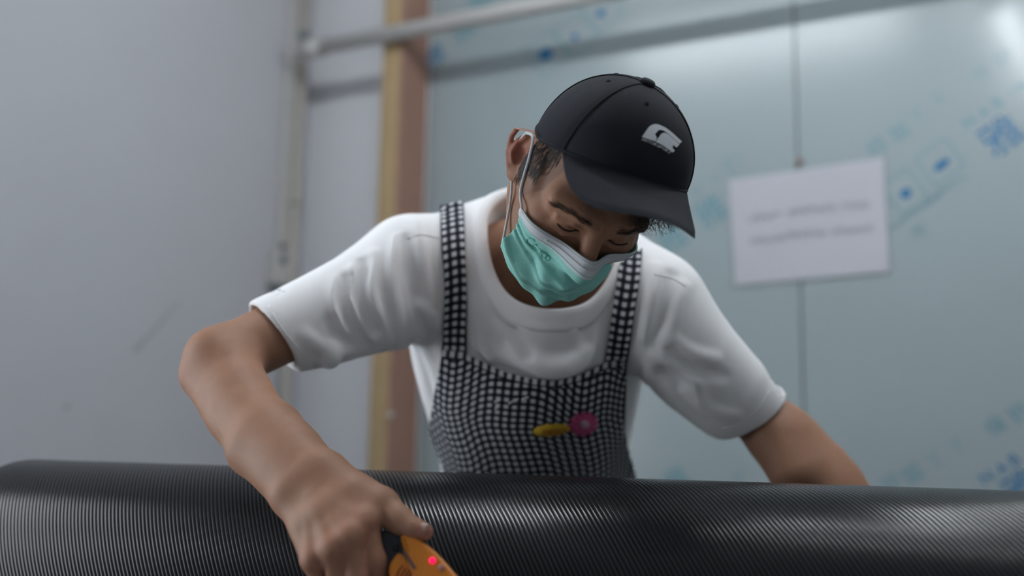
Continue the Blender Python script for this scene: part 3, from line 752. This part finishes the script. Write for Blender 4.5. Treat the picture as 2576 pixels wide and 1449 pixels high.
# folds: pixel traces of the creases laid on the cloth; (points, height, radius, ridge or groove)
FOLDS = [
    ([(1000, 600), (985, 700), (1000, 800), (998, 872)], .0045, .010, 'u'), ([(1048, 560), (1062, 650), (1080, 760)], .003, .009, 'u'),
    ([(1020, 600), (1032, 700), (1065, 830), (1095, 900)], .003, .008, 's'), ([(1010, 880), (1040, 960), (1070, 1030)], .0035, .010, 'u'),
    ([(1040, 860), (1075, 950), (1090, 1010)], .003, .008, 's'),
    ([(940, 640), (930, 730), (960, 820), (985, 868)], .005, .012, 'u'), ([(890, 680), (880, 760), (915, 835), (950, 872)], .0055, .012, 'u'),
    ([(915, 660), (905, 750), (938, 830)], .004, .009, 's'), ([(850, 705), (845, 770), (875, 830)], .004, .010, 'u'),
    ([(868, 700), (862, 765), (893, 832), (925, 872)], .004, .009, 's'), ([(770, 845), (820, 878), (880, 885)], .0045, .010, 'u'),
    ([(830, 810), (850, 850), (900, 872)], .003, .009, 's'), ([(835, 880), (828, 912)], .010, .014, 'u'),
    ([(1105, 830), (1090, 800), (1060, 770)], .004, .009, 'u'),
    ([(1260, 770), (1310, 800), (1380, 815), (1450, 803)], .0025, .008, 's'), ([(1290, 885), (1340, 912), (1400, 922), (1460, 900), (1485, 850)], .012, .018, 'u'),
    ([(1180, 880), (1260, 925), (1330, 948)], .004, .010, 's'), ([(1245, 790), (1300, 850), (1330, 880)], .003, .010, 's'),
    ([(1190, 760), (1210, 850), (1230, 900)], .003, .010, 'u'), ([(1490, 780), (1470, 850)], .003, .010, 's'),
    ([(1650, 670), (1640, 760), (1625, 850)], .003, .009, 'u'), ([(1690, 690), (1665, 790), (1640, 880)], .0035, .009, 's'), ([(1725, 720), (1700, 800), (1680, 860)], .003, .009, 'u'),
    ([(1655, 900), (1690, 905), (1740, 940), (1760, 1000)], .005, .011, 'u'), ([(1665, 935), (1700, 960), (1740, 1010)], .005, .010, 's'),
    ([(1680, 850), (1740, 890), (1800, 905)], .004, .011, 'u'), ([(1690, 885), (1750, 930), (1820, 945)], .004, .010, 's'), ([(1730, 990), (1790, 1030), (1850, 1050)], .004, .011, 'u'),
    ([(1640, 900), (1625, 980), (1605, 1060)], .004, .010, 'u'),
]
fl2 = []
for px, hgt_, r, mode in FOLDS:
    pp = spline(np.array(px, float), 4*len(px)); pts = []
    for i, (x, y) in enumerate(pp):
        h, n = cast(sb0, x, y)
        if h is None: continue
        tpr = math.sin(math.pi*min(1, max(0, (i+.6)/len(pp))))**.5
        hgt2 = hgt_*1.5; pts.append(h+n*((hgt2*tpr-r) if mode == 'u' else (r-hgt2*tpr)))
    if len(pts) > 1: fl2.append((pts, r, .008, mode))
SV, SQ = shirt_base(fl2).mesh(.0028, 3)
shirt = fast_obj('shirt', SV, SQ, M_shirt, person); shirt['label'] = 'white short-sleeved cotton T-shirt'
sbv = bvh_of(SV, SQ)
# collar band
CF = [.955, .975, 1.0, 1.035, 1.07, 1.105, 1.14, 1.165]; CH = [-.008, -.001, .002, .0032, .0036, .0034, .0026, .0004]
rows, nphi = len(CF), 96; V = np.zeros((rows, nphi, 3))
for j in range(nphi):
    a = 2*math.pi*j/nphi
    def drop(f_):
        q = NCC+NLX*math.cos(a)*NHL*f_+NBX*math.sin(a)*NHB*f_
        h = sbv.ray_cast(Vector(q+NNX*.12), Vector(-NNX)); hh_ = -(.12-h[3])*-1 if h[0] is not None else 0.0
        return q, (.12-h[3] if h[0] is not None else 0.0)
    base = drop(1.03)[1]
    for i in range(rows):
        q, hh_ = drop(max(CF[i], 1.03)) if CF[i] > 1.03 else (drop(CF[i])[0], base)
        V[i, j] = q+NNX*(np.clip(hh_, -.06, .06)+CH[i])
for it in range(6): V = V*.5+.25*(np.roll(V, 1, 1)+np.roll(V, -1, 1))
col = mesh_obj('collar', V.reshape(-1, 3), grid_faces(rows, nphi, True), M_shirt, shirt); solidify(col, .0022, 0)
def on_shirt(pl, off, n=24, bv=None):
    out = []
    for x, y in spline(np.array(pl, float), n):
        h, nr = cast(bv or sbv, x, y)
        if h is not None: out.append(h+nr*off)
    return np.array(out)
for pl in ([(993, 585), (985, 650), (990, 740), (1000, 820), (997, 872)], [(676, 768), (700, 812), (738, 862), (768, 895)], [(1935, 985), (1905, 1030), (1860, 1065), (1815, 1078)],
           [(1645, 690), (1690, 700), (1725, 720)], [(1020, 600), (1060, 590), (1105, 600)]):
    pts = on_shirt(pl, .0002)
    if len(pts) > 3: tube('seam', pts, .0007, M_shirt, shirt, seg=6)

# ------------------------------------------------------------------ apron
mt, N, L, b = new_mat('gingham')
uvn = N.new('ShaderNodeUVMap'); sep = N.new('ShaderNodeSeparateXYZ'); L.new(uvn.outputs[0], sep.inputs[0])
PG = .0124
def band(o):
    s_ = mth('SINE', mth('MULTIPLY', o, 2*math.pi/PG))
    r = N.new('ShaderNodeMapRange'); r.inputs['From Min'].default_value = -.18; r.inputs['From Max'].default_value = .18; L.new(s_, r.inputs['Value']); return r.outputs[0]
a_, b_ = band(sep.outputs[0]), band(sep.outputs[1])
sm = mth('ADD', a_, b_)
rp = N.new('ShaderNodeValToRGB'); rp.color_ramp.elements[0].position = 0; rp.color_ramp.elements[0].color = (.014, .017, .024, 1)
rp.color_ramp.elements[1].position = 1; rp.color_ramp.elements[1].color = (.66, .67, .70, 1)
e_ = rp.color_ramp.elements.new(.5); e_.color = (.052, .057, .072, 1)
L.new(mth('MULTIPLY', sm, .5), rp.inputs[0]); L.new(rp.outputs[0], b.inputs['Base Color'])
b.inputs['Roughness'].default_value = .9; b.inputs['Specular IOR Level'].default_value = .1
nzz = N.new('ShaderNodeTexNoise'); nzz.inputs['Scale'].default_value = 600; bq = N.new('ShaderNodeBump'); bq.inputs['Strength'].default_value = .25; bq.inputs['Distance'].default_value = .001
L.new(nzz.outputs['Fac'], bq.inputs['Height']); L.new(bq.outputs[0], b.inputs['Normal'])
M_ging = mt
def drape(name, PX, off, parent, ucentre, wave=0.0, bv=None):
    """PX : nu x nv x 2 pixel trace of the garment outline, laid on the cloth below, then relaxed"""
    nu, nv = PX.shape[:2]; D = np.full((nu, nv), np.nan)
    for i in range(nu):
        for j in range(nv):
            h, n = cast(bv or sbv, *PX[i, j])
            if h is not None: D[i, j] = np.dot(h-EYE, FW)
    for it in range(80):                                              # fill where the cloth hangs past the body
        bad = np.isnan(D)
        if not bad.any(): break
        Pd = np.pad(D, 1, constant_values=np.nan); nb_ = np.stack([Pd[:-2, 1:-1], Pd[2:, 1:-1], Pd[1:-1, :-2], Pd[1:-1, 2:]])
        with np.errstate(all='ignore'):
            import warnings; warnings.simplefilter('ignore'); mn = np.nanmean(nb_, axis=0)
        D[bad] = mn[bad]+.001
    D0 = D.copy()
    for it in range(10):
        Pd = np.pad(D, 1, mode='edge'); av = (Pd[:-2, 1:-1]+Pd[2:, 1:-1]+Pd[1:-1, :-2]+Pd[1:-1, 2:])/4; D = np.minimum(D0, .4*D+.6*av)
    D -= off
    if wave is not None and not np.isscalar(wave): D -= wave
    X = np.array([[P(PX[i, j, 0], PX[i, j, 1], D[i, j]) for j in range(nv)] for i in range(nu)])
    du = np.concatenate([np.zeros((1, nv)), np.cumsum(np.linalg.norm(np.diff(X, axis=0), axis=2), axis=0)])
    dv = np.concatenate([np.zeros((nu, 1)), np.cumsum(np.linalg.norm(np.diff(X, axis=1), axis=2), axis=1)], axis=1)
    du = du-du[nu//2][None]+ucentre; dv = dv-dv[:, -1:]
    o = mesh_obj(name, X.reshape(-1, 3), [f[::-1] for f in grid_faces(nu, nv)], M_ging, parent, uv=np.stack([du, dv], -1).reshape(-1, 2))
    solidify(o, .0016, 0); return o, X
ys = [885, 930, 1000, 1085, 1130, 1190, 1300, 1480]
lx = np.interp(np.linspace(0, 1, 60), [(y-885)/595 for y in ys], [1112, 1105, 1091, 1078, 1098, 1117, 1128, 1135])
rx = np.interp(np.linspace(0, 1, 60), [(y-885)/595 for y in ys], [1578, 1577, 1574, 1571, 1580, 1598, 1608, 1612])
nu, nv = 70, 60; PX = np.zeros((nu, nv, 2)); wave = np.zeros((nu, nv))
for i in range(nu):
    u = i/(nu-1); yt = np.interp(u, [0, .12, .2, .35, .5, .62, .75, .88, 1], [880, 886, 905, 935, 953, 958, 944, 912, 902])
    for j in range(nv):
        v = j/(nv-1); y = yt+(1480-yt)*v; t = (y-885)/595*59; t = min(max(t, 0), 59)
        a = np.interp(t, np.arange(60), lx); c = np.interp(t, np.arange(60), rx)
        PX[i, j] = (a+(c-a)*u, y)
        wave[i, j] = .004*math.sin(u*9+v*3)*v+.003*math.sin(u*21-v*4)*v+.005*math.exp(-((u-.5)/.4)**2)
apron, AXYZ = drape('apron', PX, .005, person, 0.0, wave)
apron['label'] = 'black and white gingham bib apron'
abv = bvh_of(AXYZ.reshape(-1, 3), [f[::-1] for f in grid_faces(nu, nv)])
def strap(pl, pr, uc):
    a = spline(np.array(pl, float), 40); c = spline(np.array(pr, float), 40); PX = np.stack([a*(1-t)+c*t for t in np.linspace(0, 1, 9)])
    o, X = drape('strap', PX, .0035, apron, uc); return o, X
strap([(1107, 517), (1110, 600), (1118, 720), (1115, 820), (1110, 890)], [(1166, 505), (1170, 600), (1174, 720), (1173, 820), (1174, 892)], PG*.25)
strap([(1556, 645), (1552, 700), (1540, 780), (1530, 850), (1520, 915)], [(1616, 625), (1610, 700), (1598, 780), (1588, 850), (1578, 912)], PG*.25)
# hem along the top of the bib
hp = AXYZ[:, 0]; hem = mesh_obj('hem', np.concatenate([hp-FW*.0016, AXYZ[:, 1]-FW*.0022, AXYZ[:, 2]-FW*.0012]), [f[::-1] for f in [(i, nu+i, nu+i+1, i+1) for i in range(nu-1)]+[(nu+i, 2*nu+i, 2*nu+i+1, nu+i+1) for i in range(nu-1)]], M_ging, apron,
               uv=np.concatenate([np.stack([np.linspace(0, .27, nu), np.full(nu, k*.004)], 1) for k in range(3)]))
# flower and name tag patch
M_pink = simple('pink_felt', (.52, .085, .20), .8, .2, noise=.12, nscale=150); M_pinkc = simple('pale_pink_felt', (.55, .33, .42), .8, .2)
M_yel = simple('yellow_felt', (.56, .36, .03), .75, .2); M_redt = simple('red_thread', (.40, .045, .03), .7, .2)
def patch(name, outline, off, th, mat, parent):
    top = []
    for x, y in outline:
        h, n = cast(abv, x, y); top.append((h, -n if np.dot(n, FW) > 0 else n))
    nm = unit(np.mean([n for h, n in top], axis=0)); c = np.mean([h for h, n in top], axis=0)
    k = len(top); T = np.array([h+nm*(off+th) for h, n in top]); Bt = np.array([h+nm*off*.2 for h, n in top])
    V = np.concatenate([T, Bt, [c+nm*(off+th*1.5)]]); Fs = [(i, (i+1) % k, 2*k) for i in range(k)]+[(i, k+i, k+(i+1) % k, (i+1) % k) for i in range(k)]
    return mesh_obj(name, V, Fs, mat, parent)
fl_out = [(1466+(33+4.5*math.cos(12*t))*math.cos(t)*1.02, 1064+(27+4.5*math.cos(12*t))*math.sin(t)-6*math.cos(t)*.6) for t in np.linspace(0, 2*math.pi, 96, endpoint=False)]
flw = patch('flower_patch', fl_out, .0015, .0025, M_pink, apron); flw['label'] = 'pink felt flower with a paler centre'
patch('flower_centre', [(1467+11*math.cos(t), 1062+10*math.sin(t)) for t in np.linspace(0, 2*math.pi, 24, endpoint=False)], .0045, .0015, M_pinkc, flw)
tg = patch('name_tag', [(1388+46*math.cos(t), 1079+14*math.sin(t)*(1 if abs(t-math.pi) < 1.5 else .95)-3.5*math.cos(t)*1.2) for t in np.linspace(0, 2*math.pi, 40, endpoint=False)], .0015, .002, M_yel, apron)
tg['label'] = 'yellow oval tag with red stitched lettering'
for i, ch in enumerate('TMEGGY'):
    V, Fs = text_mesh(ch); sc = 13/max(np.ptp(V[:, 1]), .3); out = []
    for x, y, z in V:
        h, n = cast(abv, 1366+i*10.5+x*sc*.9, 1081-i*1.1-y*sc); n = -n if np.dot(n, FW) > 0 else n; out.append(h+n*.0062)
    mesh_obj('stitched_letter', out, Fs, M_redt, tg, smooth=False)
M_lint = simple('white_lint', (.7, .7, .72), .8, .2)
for x, y, l in ((1252, 1008, 14), (1285, 1012, 10), (1322, 1001, 16), (1250, 1025, 8), (1300, 1005, 8)):
    pts = on_shirt([(x-l/2, y+2), (x, y-1), (x+l/2, y-3)], -.001, 6, abv)
    if len(pts) > 2: tube('lint', [p_-FW*.003 for p_ in pts], .0012, M_lint, apron, seg=5)

# ------------------------------------------------------------------ trousers and shoes (behind the bench)
M_trous = simple('dark_trousers', (.05, .055, .07), .85, .2, noise=.1, nscale=40); M_shoe = simple('black_shoe', (.03, .03, .03), .5, .4)
T_ = Body(); hip = P(1345, 1330, 1.68)
T_.ell(hip-ZZ*.02, (.163, .125, .12), TR, .03)
feet = []
for s in (-1, 1):
    h0 = hip+AX*.085*s-ZZ*.05; kn = np.array([*(h0[:2]+AX[:2]*.03*s+AF[:2]*.07), .50]); an = np.array([*(kn[:2]-AF[:2]*.06), .09])
    T_.chain([h0, kn, an], [.09, .066, .056], .03); feet.append(an)
TV, TQ = T_.mesh(.008, 3); fast_obj('trousers', TV, TQ, M_trous, person)
for an in feet:
    sh = Body(); g = np.array([an[0], an[1], .045])
    sh.chain([g-AF*.06, g+AF*.06, g+AF*.15-ZZ*.012], [.043, .042, .032], .02); sh.cone(g, g+ZZ*.06, .045, .045, .02)
    V, Q = sh.mesh(.006, 2); V[:, 2] = np.maximum(V[:, 2], .003); fast_obj('shoe', V, Q, M_shoe, person)

# ------------------------------------------------------------------ cap
def cap_w(x, y, z): return hd_(*(CR@np.array([x, y, z])+np.array([CAPV[2], CAPV[3], 0])))
def rim(th): return CAPV[0]*math.sin(th), -CAPV[1]*math.cos(th), CAPV[5]+(CAPV[4]-CAPV[5])*max(math.cos(th), 0)
def crown(th, t, off=0.0):
    x, y, z0 = rim(th); r = max(math.cos(t), 0)**CAPV[7]; s = math.sin(t)**CAPV[8]
    k = 1+off/.09
    return cap_w(x*r*k, y*r*k, z0+(CAPV[6]+off-z0)*s)
M_cap = simple('black_twill', (.0130, .0150, .0210), .85, .18, bump=.25, bscale=1200)
M_capd = simple('black_thread', (.009, .0105, .014), .85, .2)
nth, nt = 120, 40; V = []
SEAMS = [math.radians(a) for a in (-58, 58, -118, 118, 180)]
for i in range(nt):
    t = math.pi/2*(i/(nt-1))*.9995
    for j in range(nth):
        th = 2*math.pi*j/nth-math.pi
        dip = sum(math.exp(-(math.atan2(math.sin(th-s), math.cos(th-s))/.05)**2) for s in SEAMS)
        V.append(crown(th, t, -.0012*min(dip, 1)*math.cos(t)))
cap = mesh_obj('cap', V, [f for f in grid_faces(nt, nth, True)], M_cap, person); solidify(cap, .002, -1)
cap['label'] = 'black cotton baseball cap with white emblem'
for s in SEAMS:
    tube('seam', [crown(s, t, .0002) for t in np.linspace(.02, 1.5, 30)], .0008, M_capd, cap, seg=6)
tube('rim_binding', [crown(th, .015, -.0005) for th in np.linspace(-math.pi, math.pi, 90, endpoint=False)], .0022, M_cap, cap, seg=8, closed=True)
bt = crown(0, math.pi/2*.999); bn = unit(HR@(CR@np.array([0, 0, 1.])))
V, Fs = tube_mesh([bt-bn*.001, bt+bn*.003, bt+bn*.005, bt+bn*.0058], [.0085, .0085, .0065, .002], 18); mesh_obj('button', V, Fs, M_cap, cap)
for s in (-88, 88, -150, 150, -14):
    a = math.radians(s); c = crown(a, 1.1, .0003); c2 = crown(a, 1.12, .0003); c3 = crown(a+.02, 1.1, .0003); e1 = unit(c2-c); e2 = unit(c3-c)
    tube('eyelet', [c+.0022*(e1*math.cos(q)+e2*math.sin(q)) for q in np.linspace(0, 2*math.pi, 14, endpoint=False)], .0005, M_capd, cap, seg=5, closed=True)
VP = [0.0808, 3.8106, 0.0446, 0.0332, 0.0527, 1.0006]
def visor_pt(th, s, off=0.0):
    Lm, e, ph_, k, k2, tm = VP; x, y, z0 = rim(th); u = abs(th/tm)
    Lx = Lm*max(0, 1-u**e)**.5
    return cap_w(x*(1+k2*s*max(0, 1-u**8)), y+.003-(Lx+.003)*s*math.cos(ph_), z0-Lx*s*math.sin(ph_)-k*s*(x/.08)**2*Lx/Lm+off)
nth, nsg = 61, 16; rows_ = []
ths = [VP[5]*math.sin(a) for a in np.linspace(-math.pi/2, math.pi/2, nth)]
prof_v = [(s, .0) for s in np.linspace(0, 1, nsg)]
V = [visor_pt(th, s, .0022*(1-max(0, (s-.94)/.06)**2)**.5 if s < 1 else 0) for s in np.linspace(0, 1, nsg) for th in ths]
V += [visor_pt(th, s, -.0022*(1-max(0, (s-.94)/.06)**2)**.5 if s < 1 else 0) for s in np.linspace(0, 1, nsg) for th in ths]
Fs = [f[::-1] for f in grid_faces(nsg, nth)]+[tuple(i+nsg*nth for i in f) for f in grid_faces(nsg, nth)]
vz = mesh_obj('visor', V, Fs, M_cap, cap)
for s in (.1, .93):
    tube('stitching', [visor_pt(th, s, .0021) for th in ths[4:-4]], .00025, M_cap, vz, seg=4)
tube('visor_seam', [visor_pt(th, .0, .0022) for th in ths], .0011, M_capd, vz, seg=6)
# emblem: traced shapes laid on the front of the crown
cme = cap.data; cbv = BVHTree.FromPolygons([v.co.copy() for v in cme.vertices], [tuple(p_.vertices) for p_ in cme.polygons])
M_emb = simple('white_print', (.66, .69, .73), .6, .3)
def cap_hit(x, y, off=.0012):
    h, n = cast(cbv, x, y); n = -n if np.dot(n, FW) > 0 else n; return h+n*off
def emblem(name, zoom_pts, parent):
    bm = bmesh.new(); pts = [(1580+x/12.075, 290+y/12.075) for x, y in zoom_pts]
    f_ = bm.faces.new([bm.verts.new((x, y, 0)) for x, y in pts]); bmesh.ops.triangulate(bm, faces=[f_])
    bmesh.ops.subdivide_edges(bm, edges=bm.edges[:], cuts=1, use_grid_fill=True)
    for v in bm.verts: v.co = cap_hit(v.co.x, v.co.y)
    return bm_obj(name, bm, M_emb, parent, smooth=True)
emb = emblem('emblem', [(410, 670), (520, 510), (620, 370), (700, 310), (800, 282), (900, 292), (1000, 335), (1110, 388), (1230, 470), (1350, 570), (1480, 690), (1605, 805), (1560, 855), (1520, 862), (1410, 760), (1300, 660), (1190, 565), (1080, 490), (1020, 465), (960, 455), (910, 465), (870, 505), (800, 590), (740, 665), (865, 712), (820, 800), (700, 765), (560, 720)], cap)
emb['label'] = 'white hooked letter emblem'
emblem('emblem_stroke', [(825, 822), (900, 700), (970, 600), (1010, 560), (1060, 545), (1110, 548), (1160, 568), (1240, 625), (1320, 695), (1430, 795), (1535, 892), (1490, 940), (1440, 985), (1370, 925), (1300, 865), (1250, 815), (1205, 782), (1150, 765), (1110, 785), (1078, 822), (1160, 865), (1250, 925), (1330, 1000), (1392, 1072), (1360, 1110), (1325, 1132), (1250, 1070), (1130, 985), (1000, 900), (910, 855)], emb)
path = spline(np.array([(415, 745), (560, 785), (735, 858), (950, 960), (1120, 1055), (1265, 1165)], float), 200)
al = np.concatenate([[0], np.cumsum(np.linalg.norm(np.diff(path, axis=0), axis=1))])
for i, ch in enumerate('MOTORSPORT'):
    t = (i+.5)/10*al[-1]; c = np.array([np.interp(t, al, path[:, 0]), np.interp(t, al, path[:, 1])]); j = min(np.searchsorted(al, t), 198); d = path[min(j+6, 199)]-path[max(j-6, 0)]; d /= np.linalg.norm(d)
    up = np.array([.55, -.83]); V, Fs = text_mesh(ch); sx = 88/max(np.ptp(V[:, 0]), .45); sy = 78/np.ptp(V[:, 1]); out = []
    for x, y, z in V:
        q = c+d*x*sx+up*y*sy; out.append(cap_hit(1580+q[0]/12.075, 290+q[1]/12.075, .0013))
    mesh_obj('emblem_letter', out, Fs, M_emb, emb, smooth=False)

# ------------------------------------------------------------------ hair, brows, lashes
def strands(name, roots, mat, parent, kind=None):
    AV, AF_ = [], []; n = 0
    for pts, r in roots:
        V, Fs = tube_mesh(pts, r, 4, caps=False); AV.append(V); AF_ += [tuple(i+n for i in f) for f in Fs]; n += len(V)
    o = mesh_obj(name, np.concatenate(AV), AF_, mat, parent)
    o['kind'] = 'stuff'; return o
def head_hit(l):
    """closest skin point to a head-space position"""
    loc, nr, _, _ = body_bvh.find_nearest(Vector(hd_(*l))); return np.array(loc), np.array(nr)
def face_hit(x, z):
    h = body_bvh.ray_cast(Vector(hd_(x, -.25, z)), Vector(HR@np.array([0, 1., 0]))); return np.array(h[0]), np.array(h[1])
st = []
for i in range(2200):
    s = -1 if i < 1700 else 1
    y, z = rng.uniform(-.050, .000), rng.uniform(-.030, .062)
    if z < .012 and y < -.030+(.012-z)*.55: continue
    if rng.random() > np.clip((z+.034)/.03, .15, 1)*np.clip((y+.054)/.018, .12, 1): continue
    l = np.array([s*.078, y, z]); pts = []
    d = np.array([0, rng.normal(-.25, .15), -1.0]); d /= np.linalg.norm(d); ln = rng.uniform(.004, .008)
    for k in range(4):
        h, n = head_hit(l+d*ln*k/3); pts.append(h+n*(.0002+.0005*k/3))
    if np.linalg.norm(pts[0]-pts[-1]) > .002: st.append((pts, [.00020, .00018, .00015, .0001]))
strands('hair', st, M_hair, person)
M_brow = simple('brown_hair', (.045, .030, .024), .5, .4)
def brow(s):
    st = []
    for i in range(90):
        u = rng.random(); c = np.array([s*(.014+.040*u), -.10, .0235+.005*math.sin(u*2.6)-.007*u*u+rng.normal(0, .0020)])
        d = np.array([s*1.0, 0, .45-.9*u]); d /= np.linalg.norm(d); pts = []
        for k in range(3):
            h, n = face_hit(*(c+d*.008*k/2)[[0, 2]]); pts.append(h+n*(.0003+.0005*k))
        st.append((pts, [.00022, .0002, .0001]))
    strands('eyebrow', st, M_brow, person)
brow(-1); brow(1)
M_lash = simple('lash', (.012, .010, .010), .5, .3)
for s in (-1, 1):
    pts = [face_hit(s*x, z) for x, z in ((.0160, .0005), (.0205, -.0010), (.0270, -.0022), (.0335, -.0020), (.0395, -.0004), (.0430, .0012))]
    tube('eyelashes', spline(np.array([h+n*.0006 for h, n in pts]), 20), [.0003]+[.0009]*18+[.0003], M_lash, person, seg=6)
# curly fringe under the visor
st = []
for i in range(150):
    x = .018+.058*rng.random()**.6; c = hd_(x, -.094+.04*(x/.075)**2, .046+rng.uniform(-.004, .006)); n = HR@unit(np.array([x*6, -1, 0])); ph_ = rng.uniform(0, 6.28)
    dn = HR@unit(np.array([rng.normal(.45, .3), -.50, -.62])); sd_ = unit(np.cross(dn, n)); ln = rng.uniform(.014, .030)*(.5+x/.075*.6); rr_ = rng.uniform(.0015, .0035); pts = []
    for k in range(10):
        t = k/9; pts.append(c+n*.001+dn*ln*t+(sd_*math.cos(ph_+t*9)+n*math.sin(ph_+t*9))*rr_*min(1, t*2.5))
    st.append((pts, np.linspace(.00032, .00012, 10)))
strands('hair_fringe', st, M_hair, person)

# ------------------------------------------------------------------ face mask
M_mask = simple('green_nonwoven', (.25, .56, .50), .7, .25, noise=.04, nscale=60, bump=.15, bscale=900)
M_band = simple('white_nonwoven', (.56, .59, .62), .7, .25, bump=.2, bscale=700)
MC0 = np.array([0, -.005, -.060]); nph, nrw = 81, 80
def mdir(phd, el): return np.array([math.sin(phd)*math.cos(el), -math.cos(phd)*math.cos(el), math.sin(el)])
phis = np.radians(np.linspace(-58, 58, nph)); R_ = np.zeros((nrw, nph)); DD = np.zeros((nrw, nph, 3))
for j, ph_ in enumerate(phis):
    u = abs(ph_)/math.radians(58)
    top = math.radians(25*(1-u)**1.2+24*u+3*math.sin(u*math.pi)); bot = math.radians(-37*(1-u**3.2)-23*u**3.2)
    for i in range(nrw):
        el = top+(bot-top)*i/(nrw-1); d = mdir(ph_, el); DD[i, j] = d
        o_ = hd_(*(MC0+d*.25)); h = head_bvh.ray_cast(Vector(o_), Vector(-(HR@d)))
        R_[i, j] = .25-h[3] if h[0] is not None else .08
R_ = np.clip(R_, .05, .14)
for j, ph_ in enumerate(phis):                                        # the lower half stands off the jaw
    u = abs(ph_)/math.radians(58); fv = np.clip((np.arange(nrw)/(nrw-1)-.45)/.3, 0, 1)
    R_[:, j] = np.maximum(R_[:, j], (.093-.016*u*u)*fv)
Rs = R_.copy()
for it in range(60):
    Pd = np.pad(Rs, 1, mode='edge'); av = (Pd[:-2, 1:-1]+Pd[2:, 1:-1]+Pd[1:-1, :-2]+Pd[1:-1, 2:])/4; Rs = np.maximum(R_, av)
Rs += .0048
# pleats and soft dents
for i in range(nrw):
    for j in range(nph):
        v = i/(nrw-1); u = (j-nph//2)/(nph//2)
        if v > .2:
            w_ = (v-.24-.05*math.cos(u*2))/.17
            if 0 < w_ < 3.4: Rs[i, j] += .0042*(1-(w_ % 1.0))*min(1, w_*4)-.0015
            Rs[i, j] += .0030*math.sin(u*9+v*7)*math.sin(v*math.pi)*(1-abs(u))+.0018*math.sin(u*17-v*11)*(1-abs(u))
for it in range(2):
    Pd = np.pad(Rs, 1, mode='edge'); Rs = Rs*.6+.1*(Pd[:-2, 1:-1]+Pd[2:, 1:-1]+Pd[1:-1, :-2]+Pd[1:-1, 2:])
MX = np.array([[hd_(*(MC0+DD[i, j]*Rs[i, j])) for j in range(nph)] for i in range(nrw)])
mo = mesh_obj('face_mask', MX.reshape(-1, 3), [f[::-1] for f in grid_faces(nrw, nph)], M_mask, person); solidify(mo, .0012, 0)
mo['label'] = 'pale green pleated face mask'
nb_ = 13
off_n = np.array([[HR@DD[i, j] for j in range(nph)] for i in range(nb_)])
bd = mesh_obj('nose_band', (MX[:nb_]+off_n*.0011).reshape(-1, 3), [f[::-1] for f in grid_faces(nb_, nph)], M_band, mo); solidify(bd, .0008, 0)
for r_ in (2, nb_-3):
    tube('stitch_line', MX[r_, 2:-2]+off_n[r_, 2:-2]*.0017, .0005, M_mask if r_ > 3 else M_band, mo, seg=4)
tube('nose_wire', MX[6, 20:-20]+off_n[6, 20:-20]*.0012, .0014, M_band, mo, seg=6)
# embossed name
mbv = BVHTree.FromPolygons([Vector(v) for v in MX.reshape(-1, 3)], [f[::-1] for f in grid_faces(nrw, nph)])
M_embm = simple('embossed_green', (.07, .33, .28), .7, .25)
for ch, x, y, hh_ in (('C', 1334, 606, 22), ('A', 1346, 618, 18), ('I', 1354, 627, 14), ('Y', 1361, 633, 14), ('O', 1369, 641, 14), ('O', 1378, 648, 14)):
    V, Fs = text_mesh(ch); sc = hh_/np.ptp(V[:, 1]); a = math.radians(-42); out = []
    for q in V:
        X_ = x+(q[0]*math.cos(a)-q[1]*math.sin(a))*sc; Y_ = y-(q[0]*math.sin(a)+q[1]*math.cos(a))*sc
        h, n = cast(mbv, X_, Y_)
        if h is None: break
        n = -n if np.dot(n, FW) > 0 else n; out.append(h+n*.0011)
    if len(out) == len(V): mesh_obj('embossed_letter', out, Fs, M_embm, mo, smooth=False)
# ear loops
for s, j in ((-1, 1), (1, nph-2)):
    E0 = np.array([s*.0765, .014, -.004])
    topc, botc = MX[1, j], MX[nrw-2, j]
    mid = lambda a, b_, l, o: (lambda hn: hn[0]+hn[1]*o)(head_hit(l))
    p1 = [topc, *[(lambda hn: hn[0]+hn[1]*.0022)(head_hit((s*.085, y, z))) for y, z in ((-.036, -.018), (-.026, .002), (-.014, .018))], hd_(s*.0795, .006, .030), hd_(s*.083, .020, .022)]
    tube('ear_loop', spline(np.array(p1), 40), .0016, M_band, mo, seg=7)
    p2 = [botc, *[(lambda hn: hn[0]+hn[1]*.003)(head_hit((s*.085, y, z))) for y, z in ((-.026, -.070), (-.012, -.052))], hd_(s*.076, .006, -.034), hd_(s*.080, .020, -.018), hd_(s*.083, .024, .006), hd_(s*.083, .020, .022)]
    tube('ear_loop', spline(np.array(p2), 40), .0016, M_band, mo, seg=7)
# nails of the right hand
M_nail = simple('nail', (.36, .24, .20), .3, .5)
th_t = P(1068, 1338, .970); dth = unit(P(1068, 1338, .970)-P(1042, 1331, .975))
nn = unit(UP*.9-FW*.35-dth*.1); sn_ = np.cross(dth, nn); V = []
for i in range(7):
    for k in range(7):
        a, c = (i/6-.5), (k/6-.5); V.append(th_t+dth*(a*.012-.001)+sn_*c*.0125+nn*(.0090-.010*c*c*1.6-.004*max(0, a)**2))
solidify(mesh_obj('thumb_nail', V, grid_faces(7, 7), M_nail, person), .0008, 0)
